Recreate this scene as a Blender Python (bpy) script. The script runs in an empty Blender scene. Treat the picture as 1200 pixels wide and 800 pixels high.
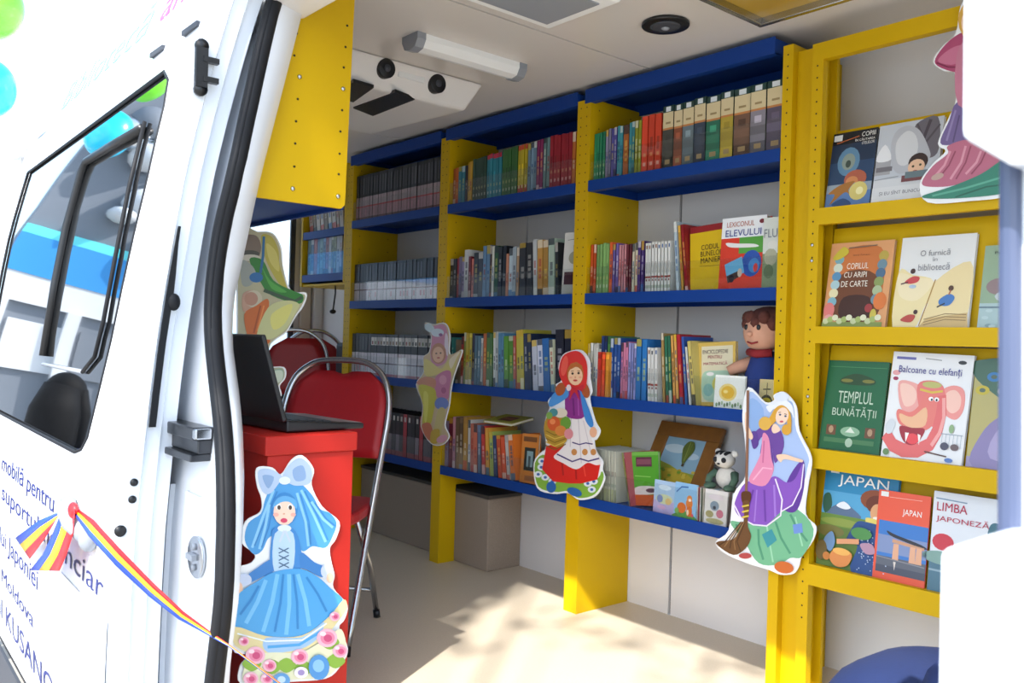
import bpy, bmesh, math, random
from mathutils import Vector, Matrix
random.seed(7)
SC = bpy.context.scene
COL = SC.collection
R_ = math.radians
def S(h):                                   # sRGB hex -> linear
    h = h.lstrip('#'); h = ''.join(c*2 for c in h) if len(h) == 3 else h; o = []
    for i in (0, 2, 4):
        c = int(h[i:i+2], 16)/255
        o.append(c/12.92 if c <= .04045 else ((c+.055)/1.055)**2.4)
    return (o[0], o[1], o[2], 1)

# ------------------------------------------------------------------ camera
FPX, CZ = 1014.8, 1.096
YAW, PITCH, ROLL = R_(49.505), R_(.012), R_(1.673)
cF = Vector((-math.sin(YAW)*math.cos(PITCH), math.cos(YAW)*math.cos(PITCH), math.sin(PITCH)))
_r = Vector((math.cos(YAW), math.sin(YAW), 0)); _u = _r.cross(cF)
cR = math.cos(ROLL)*_r + math.sin(ROLL)*_u
cU = -math.sin(ROLL)*_r + math.cos(ROLL)*_u
cC = Vector((0, 0, CZ))
cam = bpy.data.cameras.new('camera'); co = bpy.data.objects.new('camera', cam); COL.objects.link(co)
co.matrix_world = Matrix(((cR.x, cU.x, -cF.x, 0), (cR.y, cU.y, -cF.y, 0), (cR.z, cU.z, -cF.z, CZ), (0, 0, 0, 1)))
cam.sensor_width = 36; cam.lens = FPX*36/1200; cam.clip_start = .02; cam.clip_end = 300
cam.dof.use_dof = True; cam.dof.focus_distance = 3.0; cam.dof.aperture_fstop = 7.0
SC.camera = co
def ray(px, py): return cF + cR*((px-600)/FPX) + cU*((400-py)/FPX)
def onY(px, py, y): d = ray(px, py); return cC + d*(y/d.y)
def onX(px, py, x): d = ray(px, py); return cC + d*(x/d.x)
def onZ(px, py, z): d = ray(px, py); return cC + d*((z-CZ)/d.z)

# ------------------------------------------------------------------ world, sun, exposure
w = bpy.data.worlds.new('sky'); SC.world = w; w.use_nodes = True
nt = w.node_tree; bg = nt.nodes['Background']
sky = nt.nodes.new('ShaderNodeTexSky'); sky.sky_type = 'NISHITA'; sky.sun_disc = False
ELEV = R_(47)
sky.sun_elevation = ELEV; sky.sun_rotation = math.atan2(.474, -.88); sky.air_density = 1.0; sky.dust_density = 2.5
nt.links.new(sky.outputs[0], bg.inputs[0]); bg.inputs[1].default_value = .12
hz = nt.nodes.new('ShaderNodeBackground'); hz.inputs[0].default_value = (.55, .77, 1, 1); hz.inputs[1].default_value = .75   # bright summer haze
ad = nt.nodes.new('ShaderNodeAddShader'); nt.links.new(bg.outputs[0], ad.inputs[0]); nt.links.new(hz.outputs[0], ad.inputs[1])
nt.links.new(ad.outputs[0], nt.nodes['World Output'].inputs[0])
sl = bpy.data.lights.new('sun', 'SUN'); sl.energy = 4.2; sl.angle = R_(.55); sl.color = (1, .965, .92)
so = bpy.data.objects.new('sun', sl); COL.objects.link(so); so.location = (3, -6, 8)
SUN = Vector((-.474*math.cos(ELEV), .88*math.cos(ELEV), -math.sin(ELEV)))
so.rotation_euler = SUN.to_track_quat('-Z', 'Y').to_euler()
SC.view_settings.view_transform = 'Standard'; SC.view_settings.look = 'None'
SC.view_settings.gamma = 1; SC.view_settings.use_curve_mapping = False
SC.view_settings.exposure = 1.1

# ------------------------------------------------------------------ materials
MATS = {}
def mat(name, col, rough=.5, metal=0, noise=0, nscale=40, bump=0, spec=.5, coat=0, vcol=False):
    if name in MATS: return MATS[name]
    m = bpy.data.materials.new(name); m.use_nodes = True; n = m.node_tree; b = n.nodes['Principled BSDF']
    c = S(col) if isinstance(col, str) else col
    b.inputs['Base Color'].default_value = c; b.inputs['Roughness'].default_value = rough
    b.inputs['Metallic'].default_value = metal; b.inputs['Specular IOR Level'].default_value = spec
    if coat: b.inputs['Coat Weight'].default_value = coat
    tc = n.nodes.new('ShaderNodeTexCoord')
    if vcol:
        a = n.nodes.new('ShaderNodeAttribute'); a.attribute_name = 'Col'
        n.links.new(a.outputs['Color'], b.inputs['Base Color'])
    if noise or bump:
        t = n.nodes.new('ShaderNodeTexNoise'); t.inputs['Scale'].default_value = nscale; t.inputs['Detail'].default_value = 5
        n.links.new(tc.outputs['Object'], t.inputs['Vector'])
        if noise and not vcol:
            mx = n.nodes.new('ShaderNodeMix'); mx.data_type = 'RGBA'
            mx.inputs[6].default_value = tuple(x*(1-noise) for x in c[:3])+(1,)
            mx.inputs[7].default_value = tuple(min(1, x*(1+noise)) for x in c[:3])+(1,)
            n.links.new(t.outputs['Fac'], mx.inputs[0]); n.links.new(mx.outputs[2], b.inputs['Base Color'])
        if bump:
            bp = n.nodes.new('ShaderNodeBump'); bp.inputs['Strength'].default_value = bump; bp.inputs['Distance'].default_value = .002
            n.links.new(t.outputs['Fac'], bp.inputs['Height']); n.links.new(bp.outputs[0], b.inputs['Normal'])
    MATS[name] = m; return m
def glassy(name, tint, refl_ior, rough=.02, dark=False):
    m = bpy.data.materials.new(name); m.use_nodes = True; n = m.node_tree; n.nodes.clear()
    o = n.nodes.new('ShaderNodeOutputMaterial'); mx = n.nodes.new('ShaderNodeMixShader')
    tr = n.nodes.new('ShaderNodeBsdfTransparent'); tr.inputs[0].default_value = tint
    gl = n.nodes.new('ShaderNodeBsdfGlossy'); gl.inputs['Roughness'].default_value = rough
    fr = n.nodes.new('ShaderNodeLayerWeight'); pw = n.nodes.new('ShaderNodeMath'); pw.operation = 'POWER'; pw.inputs[1].default_value = 4
    ma = n.nodes.new('ShaderNodeMath'); ma.operation = 'MULTIPLY_ADD'; ma.inputs[1].default_value = .6; ma.inputs[2].default_value = ((refl_ior-1)/(refl_ior+1))**2
    n.links.new(fr.outputs['Facing'], pw.inputs[0]); n.links.new(pw.outputs[0], ma.inputs[0])
    n.links.new(ma.outputs[0], mx.inputs[0]); n.links.new(tr.outputs[0], mx.inputs[1]); n.links.new(gl.outputs[0], mx.inputs[2])
    n.links.new(mx.outputs[0], o.inputs[0]); MATS[name] = m; return m
M_YEL = mat('yellow_enamel', '#cdA600', .5, noise=.06, nscale=3, spec=.25)
M_BLU = mat('blue_enamel', '#0f3a86', .5, noise=.06, nscale=5, spec=.25)
M_WHT = mat('white_van_paint', '#e6eaf0', .25, coat=.4)
M_WIN = mat('white_lining', '#e0dedd', .3, noise=.03, nscale=2)
M_CEIL = mat('ceiling_lining', '#dbd6d1', .3, noise=.03, nscale=1.5)
M_FLR = mat('vinyl_floor', '#cabda8', .42, noise=.12, nscale=140)
M_RED = mat('red_desk_laminate', '#b0231b', .45, noise=.05, nscale=4, spec=.3)
M_REDF = mat('red_chair_vinyl', '#a8161f', .45, noise=.08, nscale=60, bump=.1)
M_CHR = mat('grey_steel_tube', '#b9bcc0', .25, 1)
M_BLK = mat('black_plastic', '#141518', .35)
M_RUB = mat('black_rubber', '#131418', .6, spec=.3)
M_GRY = mat('grey_plastic', '#8f949c', .4)
M_DGR = mat('dark_grey_trim', '#3c4048', .6, noise=.1, nscale=30)
M_PRT = mat('printed_card', '#ffffff', .4, vcol=True)
M_CARD = mat('white_card', '#eef0f2', .6)
M_CPT = mat('beige_carpet', '#9a8b7c', .95, noise=.25, nscale=220, bump=.4)
M_CPD = mat('dark_carpet', '#4a443f', .95, noise=.25, nscale=220, bump=.4)
M_NAVY = mat('navy_upholstery', '#182a58', .85, noise=.15, nscale=90, bump=.2)
M_WOOD = mat('brown_wood', '#8a5a24', .5, noise=.3, nscale=25)
M_INK = mat('blue_lettering', '#12226a', .5)
M_PINK = mat('pink_lettering', '#e8529a', .5)
M_TXW = mat('white_lettering', '#f4f4f0', .5)
M_GRND = mat('asphalt', '#a39e96', .9, noise=.15, nscale=20)
M_DIFF = mat('light_diffuser', '#eef0f0', .35)
M_ACR = glassy('clear_acrylic', (.96, .97, .97, 1), 1.5)
M_TINT = mat('tinted_glass', '#0a0d10', .015, spec=1.0, coat=1)
MATS['tinted_glass'].node_tree.nodes['Principled BSDF'].inputs['IOR'].default_value = 2.6
M_CLR = glassy('clear_glass', (.95, .97, .98, 1), 1.45)

# ------------------------------------------------------------------ builders
class MB:
    def __init__(s): s.v = []; s.f = []; s.c = []; s.sm = []
    def add(s, vs, fs, col=None, smooth=False):
        b = len(s.v); s.v += [tuple(p) for p in vs]
        for f in fs: s.f.append(tuple(i+b for i in f)); s.c.append(col); s.sm.append(smooth)
        return s
    def box(s, x0, x1, y0, y1, z0, z1, col=None):
        return s.add([(x0,y0,z0),(x1,y0,z0),(x1,y1,z0),(x0,y1,z0),(x0,y0,z1),(x1,y0,z1),(x1,y1,z1),(x0,y1,z1)],
              [(3,2,1,0),(4,5,6,7),(0,1,5,4),(1,2,6,5),(2,3,7,6),(3,0,4,7)], col)
    def prism(s, pts, d, col=None):           # pts: list of Vector (planar loop), d: extrude vector
        n = len(pts); vs = [Vector(p) for p in pts]; d = Vector(d)
        return s.add(vs+[p+d for p in vs], [tuple(range(n))[::-1], tuple(range(n, 2*n))]+[(i,(i+1)%n,(i+1)%n+n,i+n) for i in range(n)], col)
    def tube(s, path, r, n=10, closed=False, col=None, caps=True):
        P = [Vector(p) for p in path]; k = len(P); vs = []; up = None
        rr = r if isinstance(r, (list, tuple)) else [r]*k
        for i, p in enumerate(P):
            a = P[i-1] if (i > 0 or closed) else p; b = P[(i+1) % k] if (i < k-1 or closed) else p
            t = (b-a).normalized()
            if up is None:
                up = Vector((0,0,1)) if abs(t.z) < .9 else Vector((1,0,0))
            e1 = (up - t*up.dot(t)).normalized(); e2 = t.cross(e1); up = e1
            for j in range(n):
                q = 2*math.pi*j/n; vs.append(p + (e1*math.cos(q)+e2*math.sin(q))*rr[i])
        fs = []
        for i in range(k if closed else k-1):
            for j in range(n):
                a = i*n+j; b = i*n+(j+1) % n; c = ((i+1) % k)*n+(j+1) % n; d = ((i+1) % k)*n+j
                fs.append((a, b, c, d))
        if caps and not closed: fs += [tuple(range(n))[::-1], tuple(range((k-1)*n, k*n))]
        return s.add(vs, fs, col, True)
    def cyl(s, a, b, r, n=16, r2=None, col=None): return s.tube([a, b], [r, r if r2 is None else r2], n, col=col)
    def ball(s, c, rx, ry, rz, n=14, m=9, col=None):
        vs = []; fs = []
        for i in range(m+1):
            th = math.pi*i/m
            for j in range(n):
                ph = 2*math.pi*j/n; vs.append((c[0]+rx*math.sin(th)*math.cos(ph), c[1]+ry*math.sin(th)*math.sin(ph), c[2]+rz*math.cos(th)))
        for i in range(m):
            for j in range(n): fs.append((i*n+j, (i+1)*n+j, (i+1)*n+(j+1) % n, i*n+(j+1) % n))
        return s.add(vs, fs, col, True)
    def grid(s, rows, col=None, smooth=True, closed=False):     # rows of equal-length point lists
        n = len(rows[0]); vs = [p for r in rows for p in r]; fs = []
        for i in range(len(rows)-1):
            for j in range(n-1): fs.append((i*n+j, i*n+j+1, (i+1)*n+j+1, (i+1)*n+j))
        return s.add(vs, fs, col, smooth)
    def build(s, name, m, parent=None, bevel=0, solid=0, sub=0):
        me = bpy.data.meshes.new(name); me.from_pydata(s.v, [], s.f)
        if any(c is not None for c in s.c):
            a = me.color_attributes.new('Col', 'FLOAT_COLOR', 'CORNER'); k = 0
            for i, p in enumerate(me.polygons):
                c = s.c[i] or (1,1,1,1)
                for _ in range(p.loop_total): a.data[k].color = c; k += 1
        for i, p in enumerate(me.polygons): p.use_smooth = s.sm[i]
        me.materials.append(m); me.update()
        o = bpy.data.objects.new(name, me); COL.objects.link(o)
        if parent is not None:
            o.parent = parent; o.matrix_parent_inverse = Matrix.Identity(4)
            if parent.get('_abs'): pass
        if solid: q = o.modifiers.new('solid', 'SOLIDIFY'); q.thickness = solid
        if bevel: q = o.modifiers.new('bevel', 'BEVEL'); q.width = bevel; q.segments = 2; q.limit_method = 'ANGLE'
        if sub: q = o.modifiers.new('sub', 'SUBSURF'); q.levels = sub; q.render_levels = sub
        return o
def tag(o, label, cat, group=None):
    o['label'] = label; o['category'] = cat
    if group: o['group'] = group
    return o
def struct(o): o['kind'] = 'structure'; return o
def empty(name, loc=(0,0,0)):
    o = bpy.data.objects.new(name, None); COL.objects.link(o); o.location = loc; o.empty_display_size = .05; return o
class At:                                     # world-coordinate child: mesh is built in world space, stored relative to an empty
    def __init__(s, root): s.r = root
    def __call__(s, mb, name, m, **k):
        l = Vector(s.r.location); mb.v = [tuple(Vector(p)-l) for p in mb.v]
        return mb.build(name, m, s.r, **k)
def box(x0, x1, y0, y1, z0, z1, col=None): return MB().box(x0, x1, y0, y1, z0, z1, col)
def smooth(pts, k=4):
    n = len(pts); out = []
    for i in range(n):
        p0, p1, p2, p3 = (Vector(pts[(i+j-1) % n]) for j in range(4))
        for q in range(k):
            t = q/k
            out.append(.5*((2*p1)+(p2-p0)*t+(2*p0-5*p1+4*p2-p3)*t*t+(3*p1-p0-3*p2+p3)*t**3))
    return [tuple(p) for p in out]
def curve(pts, k=5):
    P = [Vector(p) for p in pts]; out = []
    for i in range(len(P)-1):
        p0, p1, p2, p3 = P[max(0, i-1)], P[i], P[i+1], P[min(len(P)-1, i+2)]
        for q in range(k):
            t = q/k; out.append(.5*((2*p1)+(p2-p0)*t+(2*p0-5*p1+4*p2-p3)*t*t+(3*p1-p0-3*p2+p3)*t**3))
    return out+[P[-1]]
class Print:                                  # flat print: layered coloured shapes in 2-D
    def __init__(s): s.l = []
    def poly(s, pts, c): s.l.append((list(pts), S(c))); return s
    def blob(s, pts, c): return s.poly(smooth(pts), c)
    def ell(s, x, y, rx, ry, c, rot=0, n=16):
        a = R_(rot); return s.poly([(x+rx*math.cos(t)*math.cos(a)-ry*math.sin(t)*math.sin(a), y+rx*math.cos(t)*math.sin(a)+ry*math.sin(t)*math.cos(a)) for t in (2*math.pi*i/n for i in range(n))], c)
    def rect(s, x0, y0, x1, y1, c): return s.poly([(x0,y0),(x1,y0),(x1,y1),(x0,y1)], c)
    def line(s, pts, wd, c):
        P = [Vector(p) for p in pts]; L = []; Rr = []
        for i, p in enumerate(P):
            t = (P[min(i+1, len(P)-1)]-P[max(i-1, 0)]).normalized(); nn = Vector((-t.y, t.x))*wd/2
            L.append(tuple(p+nn)); Rr.append(tuple(p-nn))
        return s.poly(L+Rr[::-1], c)
    def build(s, name, fn, nrm, parent, m=None, step=.00012, base=.0004, rel=None):
        mb = MB(); nrm = Vector(nrm)
        for i, (pts, c) in enumerate(s.l):
            P = [Vector(fn(*p))+nrm*(base+step*i) for p in pts]
            if rel is not None: P = [p-rel for p in P]
            a = Vector((0,0,0))
            for j in range(len(P)): a += P[j].cross(P[(j+1) % len(P)])
            if a.dot(nrm) < 0: P = P[::-1]
            mb.add(P, [tuple(range(len(P)))], c)
        return mb.build(name, m or M_PRT, parent)
_txt = {}
def text_pts(body, bold=.005):                           # glyph mesh of a string, unit: raw font units
    cu = bpy.data.curves.new('t', 'FONT'); cu.body = body; cu.size = 1; cu.resolution_u = 3
    o = bpy.data.objects.new('t', cu); COL.objects.link(o)
    dg = bpy.context.evaluated_depsgraph_get(); me = bpy.data.meshes.new_from_object(o.evaluated_get(dg))
    vs = [tuple(v.co) for v in me.vertices]; fs = [tuple(p.vertices) for p in me.polygons]
    bpy.data.objects.remove(o); bpy.data.curves.remove(cu); bpy.data.meshes.remove(me)
    return vs, fs
def text(body, fn, m, name, parent, x0, y0, wd, ht=None, bold=0):  # fitted to a box, fn(u,v)->3-D
    vs, fs = text_pts(body)
    xs = [v[0] for v in vs]; ys = [v[1] for v in vs]; a, b = min(xs), max(xs); c, d = min(ys), max(ys)
    k = wd/(b-a); kv = ht/(d-c) if ht else k
    mb = MB(); mb.add([fn(x0+(v[0]-a)*k, y0+(v[1]-c)*kv) for v in vs], fs)
    return mb.build(name, m, parent)

# ------------------------------------------------------------------ van shell
FX0, FX1 = -5.3, 1.3
WY = 2.81; CEZ = 2.15; NY = .95
o = struct(box(FX0, FX1, .80, WY, -.06, 0).build('floor', M_FLR))
o = struct(box(-14, 14, -14, 12, -.75, -.62).build('floor', M_GRND)); o.name = 'ground_pavement'
# back wall in panels with open joints
wb = struct(box(FX0, FX1, WY+.012, WY+.05, 0, 2.6).build('wall_back', M_DGR))
js = [FX0, -4.4, -3.2, onY(786, 650, WY).x, -.9, FX1]
for a, b in zip(js[:-1], js[1:]):
    box(a+.006, b-.006, WY, WY+.012, 0, 2.15).build('lining_panel', M_WIN, wb)
# ceiling panels
ce = struct(box(FX0, FX1, 1.11, WY+.05, CEZ+.012, CEZ+.05).build('ceiling', M_BLK))
cj = [FX0, -3.9, -2.19, .2, FX1]
for a, b in zip(cj[:-1], cj[1:]):
    box(a+.005, b-.005, 1.11, WY, CEZ, CEZ+.012).build('ceiling_panel', M_CEIL, ce)
struct(box(FX0-.1, FX1+.2, 1.2, WY+.2, 2.50, 2.585).build('roof_skin', M_WHT, bevel=.03))
# profile of the van side
ZZ = [-.6, -.05, .15, .6, 1.07, 1.5, 1.75, 1.95, 2.2, 2.6]; YY = [.66, .635, .629, .637, .675, .734, .79, .84, .92, 1.1]
def yd(z):
    if z <= ZZ[0]: return YY[0]
    for i in range(len(ZZ)-1):
        if z <= ZZ[i+1]: return YY[i]+(YY[i+1]-YY[i])*(z-ZZ[i])/(ZZ[i+1]-ZZ[i])
    return YY[-1]
def ysm(z): return (yd(z-.12)+2*yd(z)+yd(z+.12))/4
def dsurf(x, z, off=0): return Vector((x, ysm(z)+.037*(-2.2-x)+off, z))
def onDoor(px, py, off=0):
    d = ray(px, py); lo, hi = .3, 9
    for _ in range(50):
        t = (lo+hi)/2; p = cC+d*t
        if p.y < ysm(p.z)+.037*(-2.2-p.x)+off: lo = t
        else: hi = t
    return p
# door opening edge: seal line and jamb line (z, x_seal, x_in, y_in)
EDGE = [(-.1,-1.94,-2.05,.86),(.31,-1.886,-2.018,.86),(.512,-1.846,-1.982,.862),(.659,-1.865,-1.988,.868),(.768,-1.897,-2.007,.875),(.879,-1.947,-2.05,.885),(.955,-1.998,-2.088,.89),
        (1.075,-2.082,-2.175,.905),(1.182,-2.133,-2.208,.92),(1.336,-2.155,-2.196,.945),(1.509,-2.122,-2.19,.975),(1.741,-2.145,-2.195,1.03),(1.995,-2.19,-2.225,1.10),(2.2,-2.2,-2.24,1.14)]
def edge(z):
    for a, b in zip(EDGE[:-1], EDGE[1:]):
        if z <= b[0]: t = (z-a[0])/(b[0]-a[0]); return [a[i]+(b[i]-a[i])*t for i in range(1, 4)]
    return list(EDGE[-1][1:])
BO = .16
zs = [-.1+2.3*i/46 for i in range(47)]
body = MB(); rows = []
for z in zs:
    xs, xi, yi = edge(z)
    row = [dsurf(-5.3+(xs+5.3)*t, z, BO) for t in (0, .3, .6, .8, .9, .95, .985, 1)]
    rows.append(row)
body.grid(rows)
body.grid([[dsurf(xs, z, BO), dsurf(xs-.004, z, BO+.02), Vector((xi, yi, z)), Vector((xi-.03, yi+.012, z)), Vector((xi-.1, yi+.03, z)), Vector((-2.5, yi+.03, z)), Vector((FX0, yi+.03, z))] for z in zs for xs, xi, yi in [edge(z)]])
wn = struct(body.build('wall_side', M_WHT))
RZ = (2.012, 2.05, 2.1, 2.2, 2.3, 2.4, 2.5, 2.6)
def rsurf(x, z, off): p = dsurf(x, z, off); p.y += .9*max(0, z-2.3)**2; return p
top = MB().grid([[rsurf(x, z, 0) for x in (-5.4, -4, -3, -2.12)] for z in RZ])
struct(top.build('roof_side', M_WHT))
struct(MB().grid([[rsurf(x, z, BO-.05) for x in (-2.12, -1, FX1)] for z in RZ[1:]]).build('roof_side_front', M_WHT))
struct(MB().grid([[rsurf(x, 2.012, t) for x in (-5.4, -3, -2.12)] for t in (0, BO+.02)]).build('roof_gutter', M_WHT))
struct(MB().grid([[dsurf(x, z, BO) for x in (-5.4, -3, -1, FX1)] for z in (-.5, -.3, -.14)]).build('sill', M_DGR, solid=.02))
struct(box(-2.5, .2, .98, 1.12, 1.985, 2.16).build('door_header', M_WIN, bevel=.01))
struct(box(-2.3, .1, .72, .82, -.09, -.005).build('door_sill', M_GRY, bevel=.005))
# body pressings between door and seal
def strip(x0, x1, z0, z1, off0, off1, name, m, par, n=12):
    rws = []
    for i in range(n+1):
        z = z0+(z1-z0)*i/n
        rws.append([dsurf(x0, z, BO), dsurf(x0+.004, z, BO+off1), dsurf(x1-.004, z, BO+off1), dsurf(x1, z, BO)])
    return MB().grid(rws, smooth=False).build(name, m, par)
strip(-2.40, -2.33, .88, 2.1, 0, -.012, 'pressed_rib', M_WHT, wn)
strip(-2.17, -2.06, .2, .70, 0, -.010, 'pressed_rib', M_WHT, wn, 6)
strip(-2.36, -2.28, 0, .70, 0, -.012, 'pressed_rib', M_WHT, wn, 6)
# rubber seal along the opening
seal = MB()
es = lambda z: (edge(z-.05)[0]+edge(z)[0]*2+edge(z+.05)[0])/4
sp = [dsurf(es(z)-.012, z, BO-.010) for z in zs]
seal.tube(sp, .022, 10); seal.tube([p+Vector((.010, -.012, 0)) for p in sp], .010, 8)
seal.build('rubber_seal', M_RUB, wn)
# door guide rail and striker plate, bolt, rubber stop
rl = MB()
for z0, z1, of in ((.788, .806, -.05), (.806, .840, -.035), (.840, .870, -.05)):
    a = [dsurf(x, (z0+z1)/2, BO+of) for x in (-3.4, -2.045)]
    rl.box(-3.4, -2.045, a[1].y, a[1].y+.05, z0, z1)
rl.build('guide_rail', mat('worn_rail_metal', '#4c4d50', .3, 1), wn, bevel=.003)
q = onDoor(236, 508, BO-.03); MB().box(q.x-.07, q.x+.015, q.y-.02, q.y+.02, .842, .868).build('rail_block', M_CHR, wn, bevel=.004)
q = onDoor(232, 652, BO-.004)
st = MB(); st.cyl(q, q+Vector((0,-.008,0)), .05, 20); o = st.build('striker_plate', M_CHR, wn, bevel=.002)
sb = MB(); sb.box(-.028, .012, -.02, -.008, -.007, .007)
for dz in (-.025, .025): sb.cyl((0,-.008,dz), (0,-.014,dz), .008, 10)
sb.v = [tuple(Vector(p)+q) for p in sb.v]; sb.build('striker_bolt', M_GRY, o)
q = onDoor(296, 35, BO-.01); MB().cyl(q, q+Vector((0,-.02,0)), .016, 16).build('rubber_stop', M_GRY, wn)

# ------------------------------------------------------------------ sliding door
DX0, DX1, DT = -4.9, -2.2, .125
dr = struct(empty('door_1', (-2.2, .63, -.1))); D = At(dr)
wz = [.742, .80, .95, 1.1, 1.3, 1.5, 1.66, 1.78, 1.826]
def wxr(z):                                   # right edge of the window
    P = [(.742,-2.70),(.76,-2.62),(.80,-2.565),(.95,-2.49),(1.07,-2.44),(1.5,-2.365),(1.7,-2.385),(1.78,-2.42),(1.826,-2.50)]
    for a, b in zip(P[:-1], P[1:]):
        if z <= b[0]: return a[1]+(b[1]-a[1])*max(0, (z-a[0]))/(b[0]-a[0])
    return P[-1][1]
sk = MB()
zl = [-.1, .1, .3, .5, .65, .742]; zu = [1.826, 1.86, 1.9, 1.95, 2.0]
zm = [.742, .76, .78, .80, .85, .95, 1.07, 1.2, 1.35, 1.5, 1.6, 1.7, 1.75, 1.78, 1.80, 1.826]
xs_ = [DX0+(DX1-DX0)*i/12 for i in range(13)]
sk.grid([[dsurf(x, z) for x in xs_] for z in zl]); sk.grid([[dsurf(x, z) for x in xs_] for z in zu])
sk.grid([[dsurf(wxr(z)+(DX1-wxr(z))*t, z) for t in (0, .3, .6, 1)] for z in zm])
sk.grid([[dsurf(x, z) for x in (DX0, -4.75, -4.6)] for z in zm])
D(sk, 'outer_skin', M_WHT)
zz = [-.1+2.1*i/30 for i in range(31)]
ed = MB(); ed.grid([[dsurf(DX1, z), dsurf(DX1+.006, z, .012), dsurf(DX1+.006, z, .045), dsurf(DX1-.006, z, .05), dsurf(DX1-.006, z, .085), dsurf(DX1-.02, z, .09), dsurf(DX1-.02, z, DT), dsurf(DX1-.1, z, DT)] for z in zz], smooth=False)
D(ed, 'edge_face', M_WHT)
D(MB().grid([[dsurf(x, z, DT) for x in (DX0, -3.5, DX1-.1)] for z in zz]), 'inner_skin', M_WIN)
D(MB().grid([[dsurf(x, 2.0, t) for x in (DX0, -3.5, DX1)] for t in (0, DT)]), 'top_face', M_WHT)
gl = D(MB().grid([[dsurf(wxr(z)+.012+(-4.6-wxr(z))*t, z, .008) for t in (0, .2, .4, .6, .8, 1)] for z in zm]), 'window_pane', M_TINT)
fr = MB(); loop = [dsurf(wxr(z), z, .002) for z in zm]+[dsurf(-4.6, z, .002) for z in zm[::-1]]
fr.tube(loop, .006, 6, closed=True); D(fr, 'window_seal', M_RUB)
# sliding pane frame
def dz_(px, py): p = onDoor(px, py, 0); return p.x, p.z
fp = [(-2.56,1.67),(-2.9,1.675),(-3.24,1.675),(-3.27,1.64),(-3.30,1.45),(-3.31,1.25),(-3.31,1.0)]
D(MB().tube([dsurf(x, z, -.002) for x, z in fp], .013, 8), 'sliding_pane_frame', M_BLK)
D(MB().tube([dsurf(x, z, 0) for x, z in [(-2.56,1.69),(-2.545,1.5),(-2.55,1.3),(-2.56,1.12),(-2.6,1.02),(-2.72,.972)]], .006, 8), 'sliding_pane_seal', M_RUB)
D(MB().tube([dsurf(x, .972, 0) for x in (-2.72, -3.0, -3.31)], .006, 8), 'pane_rail', M_GRY)
# edge fittings
D(MB().grid([[dsurf(DX1+.012, z, a) for a in (.05, .056+.010*min(1, max(0, (1.33-z)*8)))] for z in [.86+.5*i/12 for i in range(13)]], smooth=False), 'edge_rubber', M_RUB, solid=.006)
bm_ = MB(); lc = onX(236, 80, DX1+.01)
bm_.box(lc.x, lc.x+.014, lc.y-.018, lc.y+.012, lc.z-.05, lc.z+.05)
for dz in (-.028, .022): bm_.box(lc.x, lc.x+.016, lc.y, lc.y+.04, lc.z+dz-.007, lc.z+dz+.007)
for dz in (-.055, .055): bm_.cyl(lc+Vector((0,-.003,dz)), lc+Vector((.012,-.003,dz)), .017, 12)
D(bm_, 'latch', M_BLK)
for px, py in ((157,565),(155,585)):
    p = onX(px, py, DX1+.007); D(MB().cyl(p-Vector((.003,0,0)), p+Vector((.003,0,0)), .0095, 14), 'edge_plug', M_BLK)
p = onX(141, 622, DX1+.007); D(MB().cyl(p-Vector((.003,0,0)), p+Vector((.003,0,0)), .014, 14), 'edge_plug', M_BLK)
for z in (1.0, 1.25): pass
p = dsurf(DX1+.01, 1.17, .07); D(MB().ball(p, .012, .016, .022), 'edge_buffer', M_RUB)
# handle in its recess
c = dsurf(-2.47, .60)
hc = MB(); hc.ball(c+Vector((0,.004,.045)), .062, .012, .085, 18, 10)
D(hc, 'handle_recess', mat('recess_paint', '#c9cfda', .35))
hd = MB(); hd.tube([c+Vector((-.16,-.012,.01)), c+Vector((-.08,-.035,.005)), c+Vector((0,-.038,-.01)), c+Vector((.085,-.02,-.03))], [.022,.024,.028,.03], 12)
hd.ball(c+Vector((.085,-.02,-.03)), .03, .028, .045); D(hd, 'door_handle', M_GRY)
# lettering on the door
def rowtext(body, xr, zb, wd, ht, m=M_INK):
    def fn(u, v): p = dsurf(xr-wd+u, zb+v, -.0012); return p-Vector(dr.location)
    return text(body, fn, m, 'lettering', dr, 0, 0, wd, ht)
rowtext('Bibliotecă mobilă pentru', -2.90, .515, 1.75, .085)
rowtext('cu suportul financiar', -2.275, .405, 1.85, .082)
rowtext('al Guvernului Japoniei', -3.08, .235, 1.6, .085)
rowtext('Republica Moldova', -3.13, .105, 1.45, .066)
rowtext('Programul KUSANO', -2.80, -.045, 1.85, .10)
D(MB().grid([[dsurf(x, z, -.012) for x in (DX0, -3.5, DX1-.02)] for z in (-.32, -.2, -.13)], smooth=False), 'side_moulding', M_DGR, solid=.01)
mg = MB().grid([[dsurf(x, z, -.003) for x in (-2.75, -2.5, -2.215)] for z in (.16, .25, .34, .39)]); D(mg, 'film_patch', mat('white_film', '#f4f6fa', .3))
def rt2(body, xr, zb, wd, ht, m):
    def fn(u, v): p = rsurf(xr-wd+u, zb+v, -.0015); return p
    return text(body, fn, m, 'lettering', wn, 0, 0, wd, ht)
rt2('and', -2.42, 2.06, .38, .12, M_PINK)
rt2('Bibliotecă', -2.95, 2.06, 1.3, .15, mat('pale_blue_lettering', '#7fc6dd', .5))
for px, py in ((183,60),(222,33)):
    p = onDoor(px, py, -.01); D(MB().box(p.x-.06, p.x+.05, p.y, p.y+.02, p.z-.006, p.z+.008), 'roof_clip', M_DGR)

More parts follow.
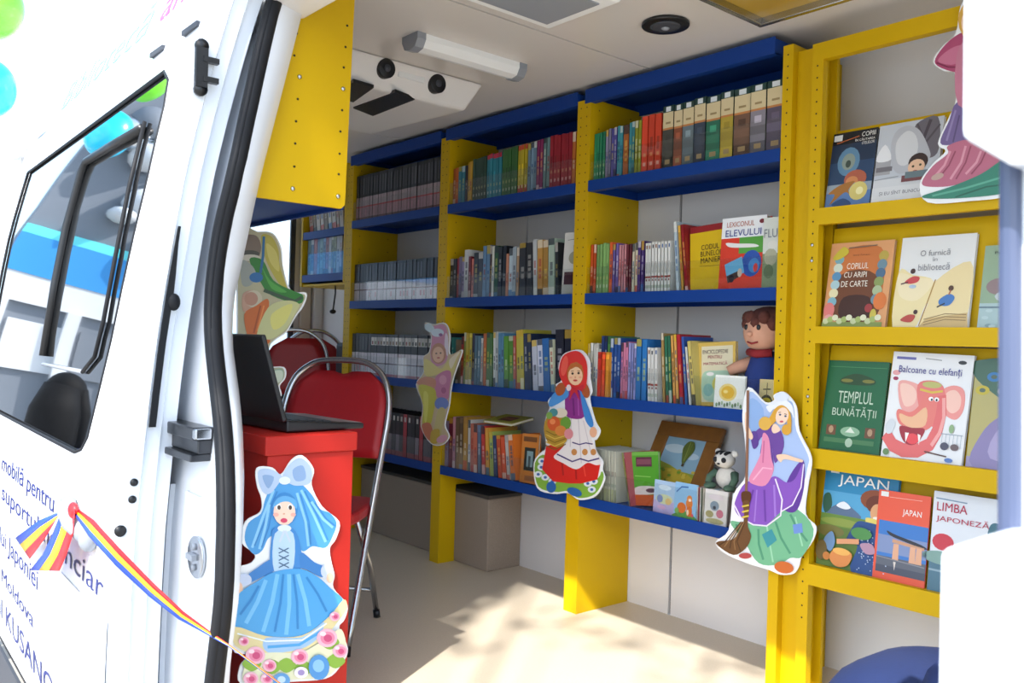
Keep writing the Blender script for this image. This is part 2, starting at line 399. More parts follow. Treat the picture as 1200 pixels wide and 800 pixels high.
# ------------------------------------------------------------------ front pillar (right) and rest of the shell
pl = struct(empty('trim_2', (-.29, .75, 0))); T = At(pl)
pe = [onY(1128, -200, .75), onY(1125, 160, .75), onY(1180, 192, .75), onY(1400, 192, .75), onY(1400, -200, .75)]
T(MB().prism(pe, (0, .12, 0)), 'upper_casing', M_WHT, bevel=.006)
pe = [onY(1168, 150, .79), onY(1165, 700, .79), onY(1193, 700, .79), onY(1193, 150, .79)]
T(MB().prism(pe, (0, .06, 0)), 'seal_post', mat('blue_grey_rubber', '#4b546e', .3), bevel=.006)
pe = [onY(1193, 150, .80), onY(1193, 700, .80), onY(1450, 700, .80), onY(1450, 150, .80)]
T(MB().prism(pe, (0, .10, 0)), 'pillar_panel', M_WHT)
pe = [onY(1100, 645, .75), onY(1165, 624, .75), onY(1205, 634, .75), onY(1400, 640, .75), onY(1400, 1300, .75), onY(1088, 1300, .75)]
T(MB().prism(pe, (0, .12, 0)), 'lower_casing', M_WHT, bevel=.006)
struct(MB().grid([[dsurf(x, z, BO-.03) for x in (-.1, .5, FX1)] for z in (-.1, .3, .7, 1.1, 1.6, 2.05)]).build('wall_front_side', M_WHT, solid=.04))
# rear wall with window
rw = struct(empty('wall_rear', (FX0, 1.9, 0))); RW = At(rw)
X = FX0
wy0, wy1, wz0, wz1 = 1.98, 2.60, .70, 1.92
for a in ((1.0, 1.12, 0, 2.15), (1.84, wy0, 0, 2.15), (1.12, 1.84, 0, wz0), (1.12, 1.84, wz1, 2.15), (wy1, WY, 0, 2.15), (wy0, wy1, 0, wz0), (wy0, wy1, wz1, 2.15)):
    RW(box(X-.05, X, *a), 'rear_panel', M_WIN)
RW(box(X-.03, X-.02, wy0, wy1, wz0, wz1), 'window_pane', M_CLR); RW(box(X-.03, X-.02, 1.12, 1.84, wz0, wz1), 'window_pane', M_CLR)  # second pane is out of view, added to let more light into the rear
fr = MB()
for a in ((wy0-.02, wy0+.02, wz0, wz1), (wy1-.02, wy1+.015, wz0, wz1), (wy0, wy1, wz0-.02, wz0+.02), (wy0, wy1, wz1-.02, wz1+.02)): fr.box(X-.01, X+.012, *a)
RW(fr, 'window_frame', M_DGR, bevel=.004)
RW(box(X, X+.03, wy1+.05, wy1+.13, 0, 2.15), 'door_post_trim', mat('beige_trim', '#cdbfae', .6), bevel=.01)
RW(box(X, X+.05, wy1+.14, WY, 0, 1.72), 'corner_casing', M_WIN, bevel=.01)
RW(box(X, X+.06, wy1+.14, WY, 1.73, 2.15), 'corner_casing', M_WIN, bevel=.01)

# ------------------------------------------------------------------ shelving
SH = {'B': 1.756, 'C': 1.300, 'D': .889, 'E': .482}
UP = [(-4.43, -4.36), (-3.51, -3.438), (-2.553, -2.479), (-1.60, -1.563)]
YF = 2.5
def holes(x0, x1, z0, z1, y, n=2, dz=.038, r=.0032):
    mb = MB()
    z = z0
    while z < z1:
        for k in range(n):
            x = x0+(x1-x0)*((k+.5)/n if n > 1 else .5)
            pts = [(x+r*math.cos(a), y, z+r*math.sin(a)) for a in (2*math.pi*i/6 for i in range(6))]
            mb.add(pts, [tuple(range(6))])
        z += dz
    return mb
M_HOLE = mat('hole_shadow', '#3a2f08', .8)
def upright(root, i, ybot=None, n=2):
    P = At(root); x0, x1 = UP[i]
    mb = box(x0, x1, YF, YF+.012, 0, 2.09)                     # front flange
    if ybot:
        mb.box(x0+.002, x1, YF+.012, ybot, 0, .38); mb.box(x0+.002, x1, YF+.012, WY-.003, .38, 2.09)
    else: mb.box(x0+.002, x1, YF+.012, WY-.003, 0, 2.09)
    u = P(mb, 'upright', M_YEL)
    h = holes(x0+.004, x1-.004, .5, 2.07, YF-.0006, n); h.v = [tuple(Vector(p)-Vector(root.location)) for p in h.v]
    h = h.build('perforation', M_HOLE, u); h['kind'] = 'stuff'
    h = MB(); z = .55
    while z < 2.05:
        for y in (YF+.05, YF+.24):
            h.add([(x1+.0006, y+.0032*math.cos(a), z+.0032*math.sin(a)) for a in (2*math.pi*k/6 for k in range(6))], [tuple(range(6))])
        z += .075
    h.v = [tuple(Vector(p)-Vector(root.location)) for p in h.v]
    h = h.build('perforation', M_HOLE, u); h['kind'] = 'stuff'
    return u
def shelf(root, x0, x1, z, name='shelf', cap=False, guard=.105):
    P = At(root); h = .056 if cap else .043
    zt = z+.055 if cap else z
    yf = YF-.004
    mb = box(x0, x1, yf, yf+.004, zt-h, zt)                    # lip
    mb.box(x0, x1, yf+.004, WY-.012, zt-.010, zt-.006)         # deck
    mb.box(x0, x1, yf+.004, yf+.03, zt-h, zt-h+.003)           # return flange
    mb.box(x0, x1, WY-.016, WY-.012, zt-h, zt-.010)
    mb.box(x0, x0+.003, yf+.004, WY-.016, zt-h, zt-.010); mb.box(x1-.003, x1, yf+.004, WY-.016, zt-h, zt-.010)
    s = P(mb, name, M_BLU)
    for sx in (x0+.006,):
        for yy in (YF+.05, YF+.09):
            b = MB().ball((sx, yy, zt-h+.02), .006, .006, .006, 8, 5); b.v = [tuple(Vector(p)-Vector(root.location)) for p in b.v]
            b.build('bolt', M_CHR, s)
    if guard and not cap:
        g = box(x0+.004, x1-.004, YF+.002, YF+.004, zt-.004, zt+guard); g.v = [tuple(Vector(p)-Vector(root.location)) for p in g.v]
        g.build('acrylic_guard', M_ACR, s)
    return s
bays = []
blab = ['yellow and blue steel shelving bay at the rear of the row, behind the red chair',
        'yellow and blue steel shelving bay in the middle of the row',
        'yellow and blue steel shelving bay right beside the yellow display rack']
for i in range(3):
    r = empty('shelving_bay', ((UP[i][1]+UP[i+1][0])/2, 2.65, 0)); tag(r, blab[i], 'shelf', 'steel shelving bays along the far wall')
    bays.append(r); x0, x1 = UP[i][1], UP[i+1][0]
    upright(r, i, 2.597 if i == 1 else None)
    for k in 'BCDE': shelf(r, x0+.001, x1-.001, SH[k])
    shelf(r, x0-.03, x1-.001 if i < 2 else x1-.03, 2.075, 'cap_shelf', True)
upright(bays[2], 3, n=1)
At(bays[2])(box(-1.563, -1.494, 2.53, 2.534, 0, 2.07), 'filler_plate', M_YEL)
# small hung unit at the rear
hr = empty('hanging_shelf', (-4.7, 2.65, 1.42)); tag(hr, 'small yellow framed wall shelf hung beyond the rear shelving bay', 'shelf'); P = At(hr)
P(box(-4.985, -4.965, YF, WY-.003, 1.40, 2.1), 'side_panel', M_YEL)
P(box(-4.452, -4.433, YF, WY-.003, 1.40, 2.1), 'side_panel', M_YEL)
P(box(-4.965, -4.452, YF+.01, WY-.003, 1.40, 1.412), 'bottom_panel', M_YEL)
for z in (1.47, 1.735): P(box(-4.964, -4.453, YF+.002, WY-.01, z-.045, z), 'shelf', M_BLU)
P(box(-4.96, -4.455, YF+.02, YF+.023, 1.47, 1.60), 'acrylic_guard', M_ACR)
# overhead cabinet on the near side
oc = empty('overhead_cabinet', (-2.6, 1.12, 1.45)); tag(oc, 'yellow overhead cabinet end panel with bolts above the red desk', 'cabinet'); P = At(oc)
q0 = onX(404, 245, -2.25); q1 = onX(416, 0, -2.25)
pts = [(-2.25, .985, q0.z), (-2.25, q0.y-.012, q0.z), (-2.25, q0.y, q0.z+.012), (-2.25, q1.y, 2.13), (-2.25, 1.085, 2.13)]
P(MB().prism(pts, (-.012, 0, 0)), 'end_panel', M_YEL)
P(box(-4.6, -2.264, 1.03, 1.255, q0.z+.012, q0.z+.028), 'shelf', M_BLU)
P(box(-4.6, -2.264, 1.255, 1.267, q0.z, q0.z+.05), 'shelf_lip', M_BLU)
P(box(-4.6, -2.264, 1.15, 1.265, 1.80, 1.82), 'shelf', M_BLU)
for px, py, big in ((351,13,0),(348,39,0),(345,65,0),(351,90,1),(349,116,0),(347,142,0),(346,168,0),(345,195,0),(343,221,1),(407,30,0),(405,55,0),(403,79,0),(402,104,1),(401,129,0),(399,154,0),(398,180,0),(397,204,0),(396,230,1)):
    p = onX(px, py, -2.249)
    if big: P(MB().ball(p, .006, .007, .007, 10, 6), 'bolt', M_CHR)
    else: P(MB().cyl(p-Vector((.001,0,0)), p+Vector((.0006,0,0)), .0035, 8), 'hole', M_HOLE)

# ------------------------------------------------------------------ display rack
dk = empty('display_rack', (-1.15, 2.65, 0)); tag(dk, 'yellow display rack with sloping shelves of face-out books', 'rack'); P = At(dk)
RX0, RX1 = -1.494, -.72
po = P(box(RX0, -1.456, YF, YF+.03, 0, 2.07).box(RX0, RX0+.004, YF+.03, 2.615, 0, 2.07), 'post', M_YEL)
h = holes(RX0, -1.456, .25, 2.0, YF-.0006, 1); h.v = [tuple(Vector(p)-Vector(dk.location)) for p in h.v]; h = h.build('perforation', M_HOLE, po); h['kind'] = 'stuff'
P(box(RX0+.004, RX0+.03, 2.60, 2.615, 0, 2.07), 'rear_post', M_YEL)
P(box(RX1-.038, RX1, YF, WY-.003, 0, 2.07), 'post', M_YEL)
P(box(-1.456, RX1-.038, YF, YF+.03, 2.015, 2.07), 'top_bar', M_YEL)
LIPS = [(1.493, 1.545, 1.805), (1.119, 1.172, 1.49), (.726, .788, 1.115), (.358, .424, .722)]
for z0, z1, zt in LIPS:
    P(box(-1.456, RX1-.038, YF, YF+.022, z0, z1), 'lip', M_YEL)
    P(MB().prism([(-1.456, YF+.045, z1-.03), (-1.456, YF+.05, z1-.04), (-1.456, YF+.105, zt), (-1.456, YF+.10, zt)], (RX1-.038+1.456, 0, 0)), 'sloping_board', M_YEL)
    P(box(-1.456, RX1-.038, YF+.022, YF+.05, z1-.008, z1-.002), 'ledge', M_YEL)
for z in (1.38, 1.43, .95, .62):
    P(MB().ball((-1.475, YF-.002, z), .006, .005, .006, 8, 5), 'bolt', M_CHR)

# ------------------------------------------------------------------ books
ORD = ['', '1st','2nd','3rd']+[f'{i}th' for i in range(4, 60)]
ORD[21]='21st'; ORD[22]='22nd'; ORD[23]='23rd'; ORD[31]='31st'; ORD[32]='32nd'; ORD[33]='33rd'
PAPER = S('#e9e4d8')
def book(name, t, h, d, bands, marks, side, loc, lean=0, rotz=0):
    mb = MB(); b = .0014
    cs = [0, t*.28, t*.72, t]
    cuts = sorted(set([0, 1]+[x for q in bands for x in q[:2]]+[x for q in marks for x in q[:2]]))
    for i in range(3):
        for z0, z1 in zip(cuts[:-1], cuts[1:]):
            mid = (z0+z1)/2; col = side
            for q in bands:
                if q[0] <= mid <= q[1]: col = S(q[2])
            if i == 1:
                for q in marks:
                    if q[0] <= mid <= q[1]: col = S(q[2])
            mb.add([(cs[i],0,z0*h),(cs[i+1],0,z0*h),(cs[i+1],0,z1*h),(cs[i],0,z1*h)], [(0,1,2,3)], col)
    mb.box(0, b, 0, d, 0, h, side); mb.box(t-b, t, 0, d, 0, h, side); mb.box(b, t-b, .0004, .002, 0, h, side)
    o = mb.build(name, M_PRT)
    o.location = loc; o.rotation_euler = (0, R_(lean), rotz)
    box(b, t-b, .003, d-.004, .003, h-.004, PAPER).build('page_block', M_PRT, o)
    return o
BAYN = ['rear bay', 'middle bay', 'bay beside the display rack']
ROWN = {'B': 'top row', 'C': 'second row', 'D': 'third row', 'E': 'lowest row'}
def jit(c, a=.10):
    k = 1+random.uniform(-a, a)
    r, g, b = (int(c[i:i+2], 16) for i in (1, 3, 5))
    return '#%02x%02x%02x' % tuple(max(0, min(255, int(v*k))) for v in (r, g, b))
def mixc(a, b, t): return '#%02x%02x%02x' % tuple(int(int(a[i:i+2], 16)*(1-t)+int(b[i:i+2], 16)*t) for i in (1, 3, 5))
def vary(c, mk=True):                          # ordinary spine: base colour, title block, foot band
    bands = [(0, 1, c)]; marks = []
    if random.random() < .6: bands.append((0, random.uniform(.08, .2), mixc(c, random.choice(['#f0ece2', '#20242c', '#c23b2c', '#2f6fb0', jit(c, .4)]), .7)))
    if random.random() < .5: bands.append((random.uniform(.82, .92), 1, mixc(c, random.choice(['#f0ece2', '#2a2e36', '#d9b030', jit(c, .4)]), .7)))
    dark = sum(int(c[i:i+2], 16) for i in (1, 3, 5)) < 380
    ink = random.choice(['#f4f0e0', '#f0d860', '#e8e8e8']) if dark else random.choice(['#1d2030', '#a02820', '#1c3f80'])
    z = random.uniform(.28, .4)
    for k in range(random.randint(2, 4)):
        z1 = z+random.uniform(.04, .14); 
        if z1 > .8: break
        marks.append((z, z1, mixc(c, ink, .5))); z = z1+random.uniform(.015, .05)
    return bands, marks
def fill(bay, key, specs, x0=None, x1=None, start=0, yoff=.02):
    """specs: (count, relative thickness, height, colour word, colour hex or function, lean, noun)"""
    xa = UP[bay][1]+.004 if x0 is None else x0; xb = UP[bay+1][0]-.004 if x1 is None else x1
    gap = 0; pl_ = 0; ph_ = 0
    for q in specs:
        gap += max(0, math.tan(R_(-q[5]))-math.tan(R_(pl_)))*min(q[2], ph_ or q[2])*1.03; pl_ = -q[5]; ph_ = q[2]
    tot = sum(s[0]*s[1] for s in specs); k = (xb-xa-gap)/tot; x = xa; n = start; pl_ = 0; ph_ = 0
    for cnt, t, h, word, colr, lean, noun in specs:
        x += max(0, math.tan(R_(-lean))-math.tan(R_(pl_)))*min(h, ph_ or h)*1.03; pl_ = -lean; ph_ = h
        for i in range(cnt):
            n += 1; th = t*k
            if callable(colr): bands, marks, side = colr(i)
            else:
                c = jit(colr); bands, marks = vary(c); side = S(c)
            hh = h*random.uniform(.985, 1.01) if cnt < 12 else h
            le = lean
            tt = (th-.0012)*math.cos(R_(le))
            o = book('book', max(.004, tt), hh, random.uniform(.165, .185), bands, marks, side,
                     (x+(0 if le <= 0 else .0), YF+yoff+random.uniform(0, .004), SH[key]-.0058), le)
            tag(o, f'{word} {noun}, {ORD[n]} from left, {ROWN[key]} of the {BAYN[bay]}', 'book', f'books on the {ROWN[key]} of the {BAYN[bay]}')
            x += th
    return n
def ser(topc, midc, lowc, line, a=.56, rnd=.08, foot=None, ttl=None):
    def f(i):
        b = [(0, .3, jit(lowc, rnd)), (.3, .33, line), (.33, a, jit(midc, rnd)), (a, 1, jit(topc, .25))]
        if foot: b.append((0, .09, foot))
        m = [(a+.06, .93, jit(ttl or '#4a4c52', .2))]
        if random.random() < .2: m.append((.12, .25, jit('#d88', .1) if 0 else '#c98a94'))
        return b, m, S(topc)
    return f
# rear bay: uniform volumes, guard reflections painted pale and pink into the lower spines
fill(0, 'B', [(29, 1, .262, 'black-topped pink-footed', ser('#2a2b30', '#b09a9c', '#b8868c', '#c03038', .52, foot='#6a2a2e'), 0, 'volume')])
fill(0, 'C', [(27, 1, .215, 'grey-topped pale pink', ser('#33353b', '#d8cdd4', '#d9ccd2', '#6a3038', .5), 0, 'volume')])
def dotted(i):
    b = [(0, .08, '#b8434f'), (.08, .3, '#d8d2d8'), (.3, .33, '#5a3a44'), (.33, .56, '#dcd5db'), (.56, .74, '#2b2c30'), (.74, .93, jit('#cfc9bf', .2)), (.93, 1, '#3a3638')]
    return b, [(.76, .84, random.choice(['#7a5a3a', '#222222', '#a88', '#5a6a3a'][:2]+['#5a6a3a', '#8a3a3a']))], S('#2b2c30')
fill(0, 'D', [(6, 1.1, .235, 'grey-topped pale', ser('#3c4147', '#dcd5db', '#d8d2d8', '#7a3038', .55), 0, 'volume'), (21, 1, .232, 'white-labelled pale', dotted, 0, 'volume')])
def darkrow(i):
    b = [(0, .12, '#a05058'), (.12, .5, jit(random.choice(['#6a6068', '#7a7078', '#584f58']), .2)), (.5, .8, jit('#2a2024', .3)), (.8, 1, jit(random.choice(['#1d1a1e', '#2a2226', '#3a2020']), .2))]
    m = [(.82, .93, random.choice(['#d8d4cc', '#c9c4bc', '#40383c', '#b8b0a8']))]
    if random.random() < .12: b = [(0, 1, '#b03a40')]
    return b, m, S('#241c20')
fill(0, 'E', [(23, 1, .225, 'dark labelled', darkrow, 0, 'volume')])
# middle bay
def two(base, topc=None, foot=None):
    def f(i):
        c = jit(base); b = [(0, 1, c)]
        if topc: b.append((.9, 1, topc))
        if foot: b.append((0, .2, foot))
        return b, [(.3, .36, mixc(base, '#e8d890', .5)), (.4, .62, jit(base, .3)), (.14, .2, mixc(base, '#f0ece0', .6))], S(base)
    return f
fill(1, 'B', [(2,1,.185,'orange', '#c8642c',0,'paperback'),(2,1.1,.19,'blue-green','#3a8090',0,'paperback'),(1,.9,.19,'black','#2a2028',0,'paperback'),(2,.8,.20,'amber','#c99a30',0,'paperback'),
    (5,.95,.21,'dark green', two('#2f4a38'),0,'paperback'),(5,.95,.215,'red-topped teal', two('#2f8a9c','#c8344a'),0,'paperback'),(5,.95,.222,'leaf green', two('#3c6e34'),0,'paperback'),
    (3,.95,.225,'yellow, red-tipped', two('#cdb82a','#c84a28','#b8402a'),0,'paperback'),(3,.9,.225,'pale blue','#7a98b0',0,'paperback'),(2,.9,.228,'magenta','#8e2c62',0,'paperback'),
    (2,.9,.228,'grey-teal','#6f8e90',0,'paperback'),(6,1,.23,'crimson', two('#97202e'),0,'paperback'),(2,.9,.225,'orange','#d0762c',0,'paperback')])
fill(1, 'C', [(2,1.2,.20,'black','#23252c',0,'book'),(1,.8,.20,'red','#a8383c',0,'book'),(2,1,.205,'lilac','#8a7fa0',0,'book'),(1,1.5,.235,'white','#cfd0ce',0,'book'),(1,1,.205,'dark red','#7c2430',0,'book'),
    (1,.8,.19,'salmon','#c87868',0,'book'),(2,1.6,.22,'slate','#3a3f4c',0,'book'),(2,1.2,.245,'steel blue','#5f83a6',0,'book'),(1,.7,.245,'brown','#4e2f26',0,'book'),(1,.8,.24,'white','#dcdccf',0,'book'),
    (1,1.3,.24,'deep green','#2c5f34',0,'book'),(2,1.3,.235,'black','#1f2026',0,'book'),(1,.8,.20,'salmon','#d08a68',0,'book'),(2,1.2,.225,'pale grey-blue','#b3c3cc',0,'book'),(1,.9,.225,'tan','#a98a6a',0,'book'),
    (2,2.0,.24,'charcoal','#2d2c30',-1.5,'book'),(1,1.2,.25,'white','#d9dee0',-3,'book'),(2,1.6,.245,'golden brown','#b98a3c',-2,'book'),(1,1.8,.245,'pale mint','#b0c4b4',-2,'book'),(1,.9,.23,'black','#24262a',-3,'book')], x1=-2.66)
fill(1, 'D', [(1,1.2,.25,'black','#1d222a',0,'book'),(2,1,.225,'teal','#3f8a88',0,'book'),(2,1.1,.215,'brown','#7c6c58',0,'book'),(1,.8,.23,'red','#b04038',0,'book'),(1,1,.25,'olive','#7f8c3c',0,'book'),(2,1.2,.25,'mustard yellow','#c5b23c',0,'book'),
    (1,1,.25,'black','#241c2c',0,'book'),(2,1.1,.235,'steel blue','#5d7f92',0,'book'),(1,.8,.225,'pale grey','#c0c0bc',0,'book'),(1,1.2,.25,'rust orange','#b3602c',-1,'book'),(2,1.2,.25,'grass green','#4f7a34',-1,'book'),(2,.9,.255,'white','#c9cfcc',-2,'book'),
    (2,1.0,.25,'sky blue','#5f97bd',-2,'book'),(2,1.6,.24,'bright green','#5c9a2e',-3,'book'),(1,.9,.24,'salmon','#c0604a',-3,'book'),(2,1.3,.265,'yellow','#c9bd44',-4,'book'),(2,1.3,.25,'navy','#24304c',-4.5,'book'),
    (2,1.7,.225,'white','#cdd2e2',-5,'book'),(1,2.2,.232,'cobalt blue','#2f6fb8',-5,'book'),(1,1.2,.225,'cream','#d9dcc0',-6,'book'),(2,2.6,.27,'midnight blue','#1c1a2c',-2,'book')])
fill(1, 'E', [(1,1,.22,'lilac','#8f7c9c',0,'book'),(1,1.2,.24,'maroon','#762438',-1,'book'),(1,.8,.25,'pink','#c9909c',-1,'book'),(2,1.1,.25,'brown','#6a5238',-1,'book'),(1,1.2,.255,'golden','#b98a38',-1,'book'),(1,.8,.24,'white','#d8d4cc',-2,'book'),
    (2,1,.23,'coral','#c46a50',-2,'book'),(1,1,.225,'slate blue','#62708c',-3,'book'),(1,1,.225,'scarlet','#c03c34',-4,'book'),(1,1,.215,'amber','#d29a3a',-4,'book'),(1,1,.20,'lime','#9fae5a',-5,'book'),(1,1,.19,'navy','#39456c',-5,'book'),
    (2,1.1,.19,'orange-red','#d0512a',-7,'book'),(1,.8,.20,'white','#dcd5cc',-8,'book'),(1,1.2,.205,'orange','#d8742a',-9,'book')], x1=-2.90)
# right bay
def ency(pic):
    def f(i):
        b = [(0, .63, pic), (0, .2, jit(pic, .35)), (.3, .42, jit(pic, .3)), (.63, .66, '#c8844a'), (.66, .9, '#dccba0'), (.9, 1, '#25423e')]
        return b, [(.91, .985, '#dfe6ea'), (.72, .75, '#a08a60'), (.46, .56, jit(pic, .5)), (.1, .17, '#b09468')], S('#25423e')
    return f
fill(2, 'B', [(4,.8,.20,'emerald green', two('#2a8a62'),0,'paperback'),(2,.8,.205,'grey-violet','#8a87a2',0,'paperback'),(2,.8,.207,'violet','#5a55a8',0,'paperback'),(2,.8,.208,'teal','#3f93a0',0,'paperback'),(1,1.5,.208,'rust brown','#b1622c',0,'paperback'),
    (2,.8,.212,'turquoise','#3d8f9c',0,'paperback'),(2,.9,.213,'yellow-green','#9aa12e',0,'paperback'),(3,1.6,.222,'vermilion', two('#d4442a'),0,'paperback')], x1=-2.125)
encc = ['#4b4a44', '#8a4c34', '#6c7c84', '#3b4656', '#2f7058', '#b9a23c', '#7a5a48', '#8f8a96', '#5c5468']
fill(2, 'B', [(1, tt, .243, wd, ency(c), 0, 'encyclopaedia volume') for c, tt, wd in zip(encc, (1,.8,1,1,1.2,1.05,1.3,1.2,1.3), ('grey','russet','blue-grey','slate','green','golden','tan','silver','dusky purple'))], x0=-2.12, start=18)
fill(2, 'C', [(2,.9,.205,'orange-red','#d8582c',0,'paperback'),(4,.95,.205,'pale green', two('#86b068'),0,'paperback'),(1,1,.208,'orange','#dc6030',0,'paperback'),(2,.9,.20,'purple','#6d5a9c',0,'paperback'),(3,.7,.195,'pink','#c98a90',0,'paperback'),
    (2,.8,.195,'maroon','#6c2c34',0,'paperback'),(2,.8,.197,'cream','#d6cdb4',0,'paperback'),(2,.9,.2,'dark violet','#4a3372',0,'paperback')], x1=-2.19)
def dots(i): return [(0, 1, jit('#e4e4e0', .04)), (.1, .16, '#b7c0b0'), (.3, .34, '#a04a40')], [(.88, .95, random.choice(['#2c2c34', '#3c5c8c', '#8c5c3c'])), (.4, .62, '#b9b9b4'), (.24, .28, '#7a3a3a')], S('#e4e4e0')
n = fill(2, 'C', [(8,1,.193,'white speckled', dots,-1,'paperback')], x0=-2.188, x1=-2.06, start=18)
fill(2, 'C', [(1,1.2,.262,'white and blue','#cfe0e8',-5,'book'),(1,1,.25,'amber','#d8a040',-6,'book'),(1,1.2,.25,'tall maroon','#8c1e22',-7,'book')], x0=-2.055, x1=-1.975, start=26)
fill(2, 'D', [(5,.9,.215,'white','#d9d9d2',0,'paperback'),(2,1,.245,'navy','#243a70',0,'book'),(1,.9,.245,'green','#4f8a4c',0,'book'),(3,1.1,.24,'royal blue','#2a55a0',0,'book'),(3,.8,.225,'pink and yellow','#c97a9a',0,'book'),(3,.8,.22,'lavender','#8f90c4',0,'book'),
    (2,1.6,.235,'bright blue','#2f7cc4',0,'book'),(3,1,.205,'white spotted', dots,-2,'book')], x1=-2.105)
fill(2, 'D', [(1,1,.262,'tan','#a98a50',-4,'book'),(2,1.1,.25,'dark green','#2f6a50',-4,'book'),(2,1,.255,'amber','#d09a50',-5,'book'),(1,1.3,.26,'crimson','#b02432',-5.5,'book'),(1,1,.25,'cobalt','#3a5fb0',-6,'book'),(1,.9,.215,'white','#dcdcd4',-7,'book'),(1,1.3,.235,'yellow floral','#d3c06c',-8,'book')], x0=-2.10, x1=-1.925, start=22)
fill(2, 'E', [(16,.7,.20,'slim pale grey', lambda i: ([(0,1,jit('#c9c9b8',.12)),(0,.25,jit('#b0b488',.2))],[(.3,.36,'#7a8a78'),(.5,.6,'#8a7a70')],S('#c9c9bc')),-2,'booklet')], x0=-2.455, x1=-2.30)
fill(2, 'E', [(1,1.2,.205,'pink-red','#c4606a',-12,'book'),(1,1,.205,'cream and green','#b9b870',-13,'book')], x0=-2.27, x1=-2.238, start=16)
# hanging unit
x = -4.95
for k in range(12):
    c = random.choice(['#b9b4b4', '#9a8a8a', '#6f8aa8', '#a86a6c', '#c9c2b4', '#8a8a6a', '#7a98a0']); t = random.uniform(.024, .045); bands, marks = vary(c)
    if x+t > -4.47: break
    o = book('book', t-.002, .225, .17, bands, marks, S(c), (x, YF+.03, 1.471), 0); x += t
    tag(o, f'muted book, {ORD[k+1]} from left, lower shelf of the small hanging unit', 'book', 'books in the hanging unit')
x = -4.93
for k in range(9):
    c = random.choice(['#c9bcae', '#b8a898', '#8a7a6a', '#d0c8bc']); t = random.uniform(.03, .05); bands, marks = vary(c)
    if x+t > -4.5: break
    o = book('book', t-.002, .2, .17, bands, marks, S(c), (x, YF+.03, 1.736), -10); x += t*1.12
    tag(o, f'leaning beige book, {ORD[k+1]} from left, upper shelf of the small hanging unit', 'book', 'books in the hanging unit')

# face-out books -----------------------------------------------------
def faceout(label, x0, x1, z0, h, col, draw, y, tilt=10, t=.012, yaw=0, roll=0, texts=(), spine=None):
    wd = x1-x0; c = S(col)
    o = MB().box(0, wd, 0, .0012, 0, h, c).box(0, wd, t-.0012, t, 0, h, c).box(0, .0014, 0, t, 0, h, S(spine) if spine else c).build('book', M_PRT)
    o.location = (x0, y, z0); o.rotation_euler = (-R_(tilt), R_(roll), R_(yaw))
    box(.0014, wd-.004, .0013, t-.0013, .003, h-.003, PAPER).build('page_block', M_PRT, o)
    p = Print(); draw(p)
    fn = lambda u, v: (u*wd, 0, v*h)
    if p.l: p.build('cover_print', fn, (0,-1,0), o)
    for body, u0, v0, uw, vh, cc in texts:
        text(body, lambda u, v: (u*wd, -.003, v*h), mat('ink'+cc, cc, .5), 'title', o, u0, v0, uw, vh)
    tag(o, label, 'book', 'face-out books')
    return o
TL = 10.5
# rack row 1
def d1(p):
    p.rect(0,0,1,1,'#2c4668'); p.rect(0,.84,1,1,'#14181f'); p.rect(0,.6,1,.84,'#22344e'); p.ell(.42,.6,.25,.19,'#5f88a8'); p.ell(.42,.6,.15,.11,'#8a9890'); p.ell(.42,.57,.06,.05,'#3a4a44')
    p.ell(.62,.36,.25,.12,'#b0604a'); p.ell(.55,.33,.14,.07,'#d08a5a'); p.rect(0,.18,1,.31,'#8e9eae'); p.rect(0,0,1,.2,'#5a7cae'); p.blob([(.05,.2),(.3,.3),(.62,.33),(.5,.22),(.62,.1),(.45,.2),(.25,.12),(.1,.05),(.2,.18)],'#a87238')
    p.ell(.72,.2,.2,.12,'#d8c878'); p.ell(.75,.2,.08,.05,'#f0e8b0'); p.blob([(.15,.05),(.4,.12),(.6,.04),(.4,.0)],'#33507e'); p.rect(.03,.89,.22,.97,'#d8dcde'); p.line([(.1,.86),(.6,.92)],.012,'#b8643a')
faceout('dark blue book with a moonlit night scene cover, top display row', -1.452, -1.305, 1.543, .25, '#1c2c44', d1, YF+.026, TL,
    texts=(('COPIII', .66,.905,.3,.06,'#f0f0ec'), ('ÎN CĂUTAREA', .52,.85,.44,.04,'#f0f0ec'), ('STELELOR', .68,.8,.28,.036,'#e8e8e4')))
def d2(p):
    p.rect(0,0,1,1,'#d7dade'); p.rect(0,.3,1,1,'#c3c9d2'); p.blob([(.58,.95),(.9,1),(.97,.6),(.85,.5),(.7,.6),(.6,.75)],'#6c6872'); p.line([(.75,.5),(.72,.75),(.8,.98)],.05,'#4c4650'); p.line([(.72,.75),(.6,.95)],.03,'#565058'); p.line([(.76,.7),(.95,.9)],.03,'#565058')
    p.rect(0,.36,.25,.6,'#a9a9ae'); p.blob([(0,.55),(.12,.75),(.25,.55)],'#e8eaee'); p.rect(.02,.4,.28,.46,'#77757c'); p.blob([(.22,.75),(.28,.9),(.45,.95),(.65,.86),(.82,.62),(.85,.5),(.7,.45),(.6,.38),(.4,.35),(.28,.45),(.24,.6)],'#b9bcc4')
    p.blob([(.3,.75),(.45,.88),(.6,.8),(.65,.6),(.5,.45),(.35,.5)],'#d4d6da'); p.ell(.68,.47,.15,.11,'#3a2c2c'); p.ell(.66,.41,.13,.095,'#e8bf9f'); p.ell(.61,.42,.02,.015,'#443'); p.ell(.72,.43,.02,.015,'#443'); p.ell(.65,.36,.035,.012,'#b05a50')
    p.rect(.45,.24,.9,.32,'#7a4a4e'); p.rect(.5,.28,.85,.36,'#6d8088'); p.rect(0,0,1,.2,'#dfe1e4'); p.line([(.02,.3),(.4,.32)],.01,'#9aa0a6')
d2t = lambda p: d2(p)
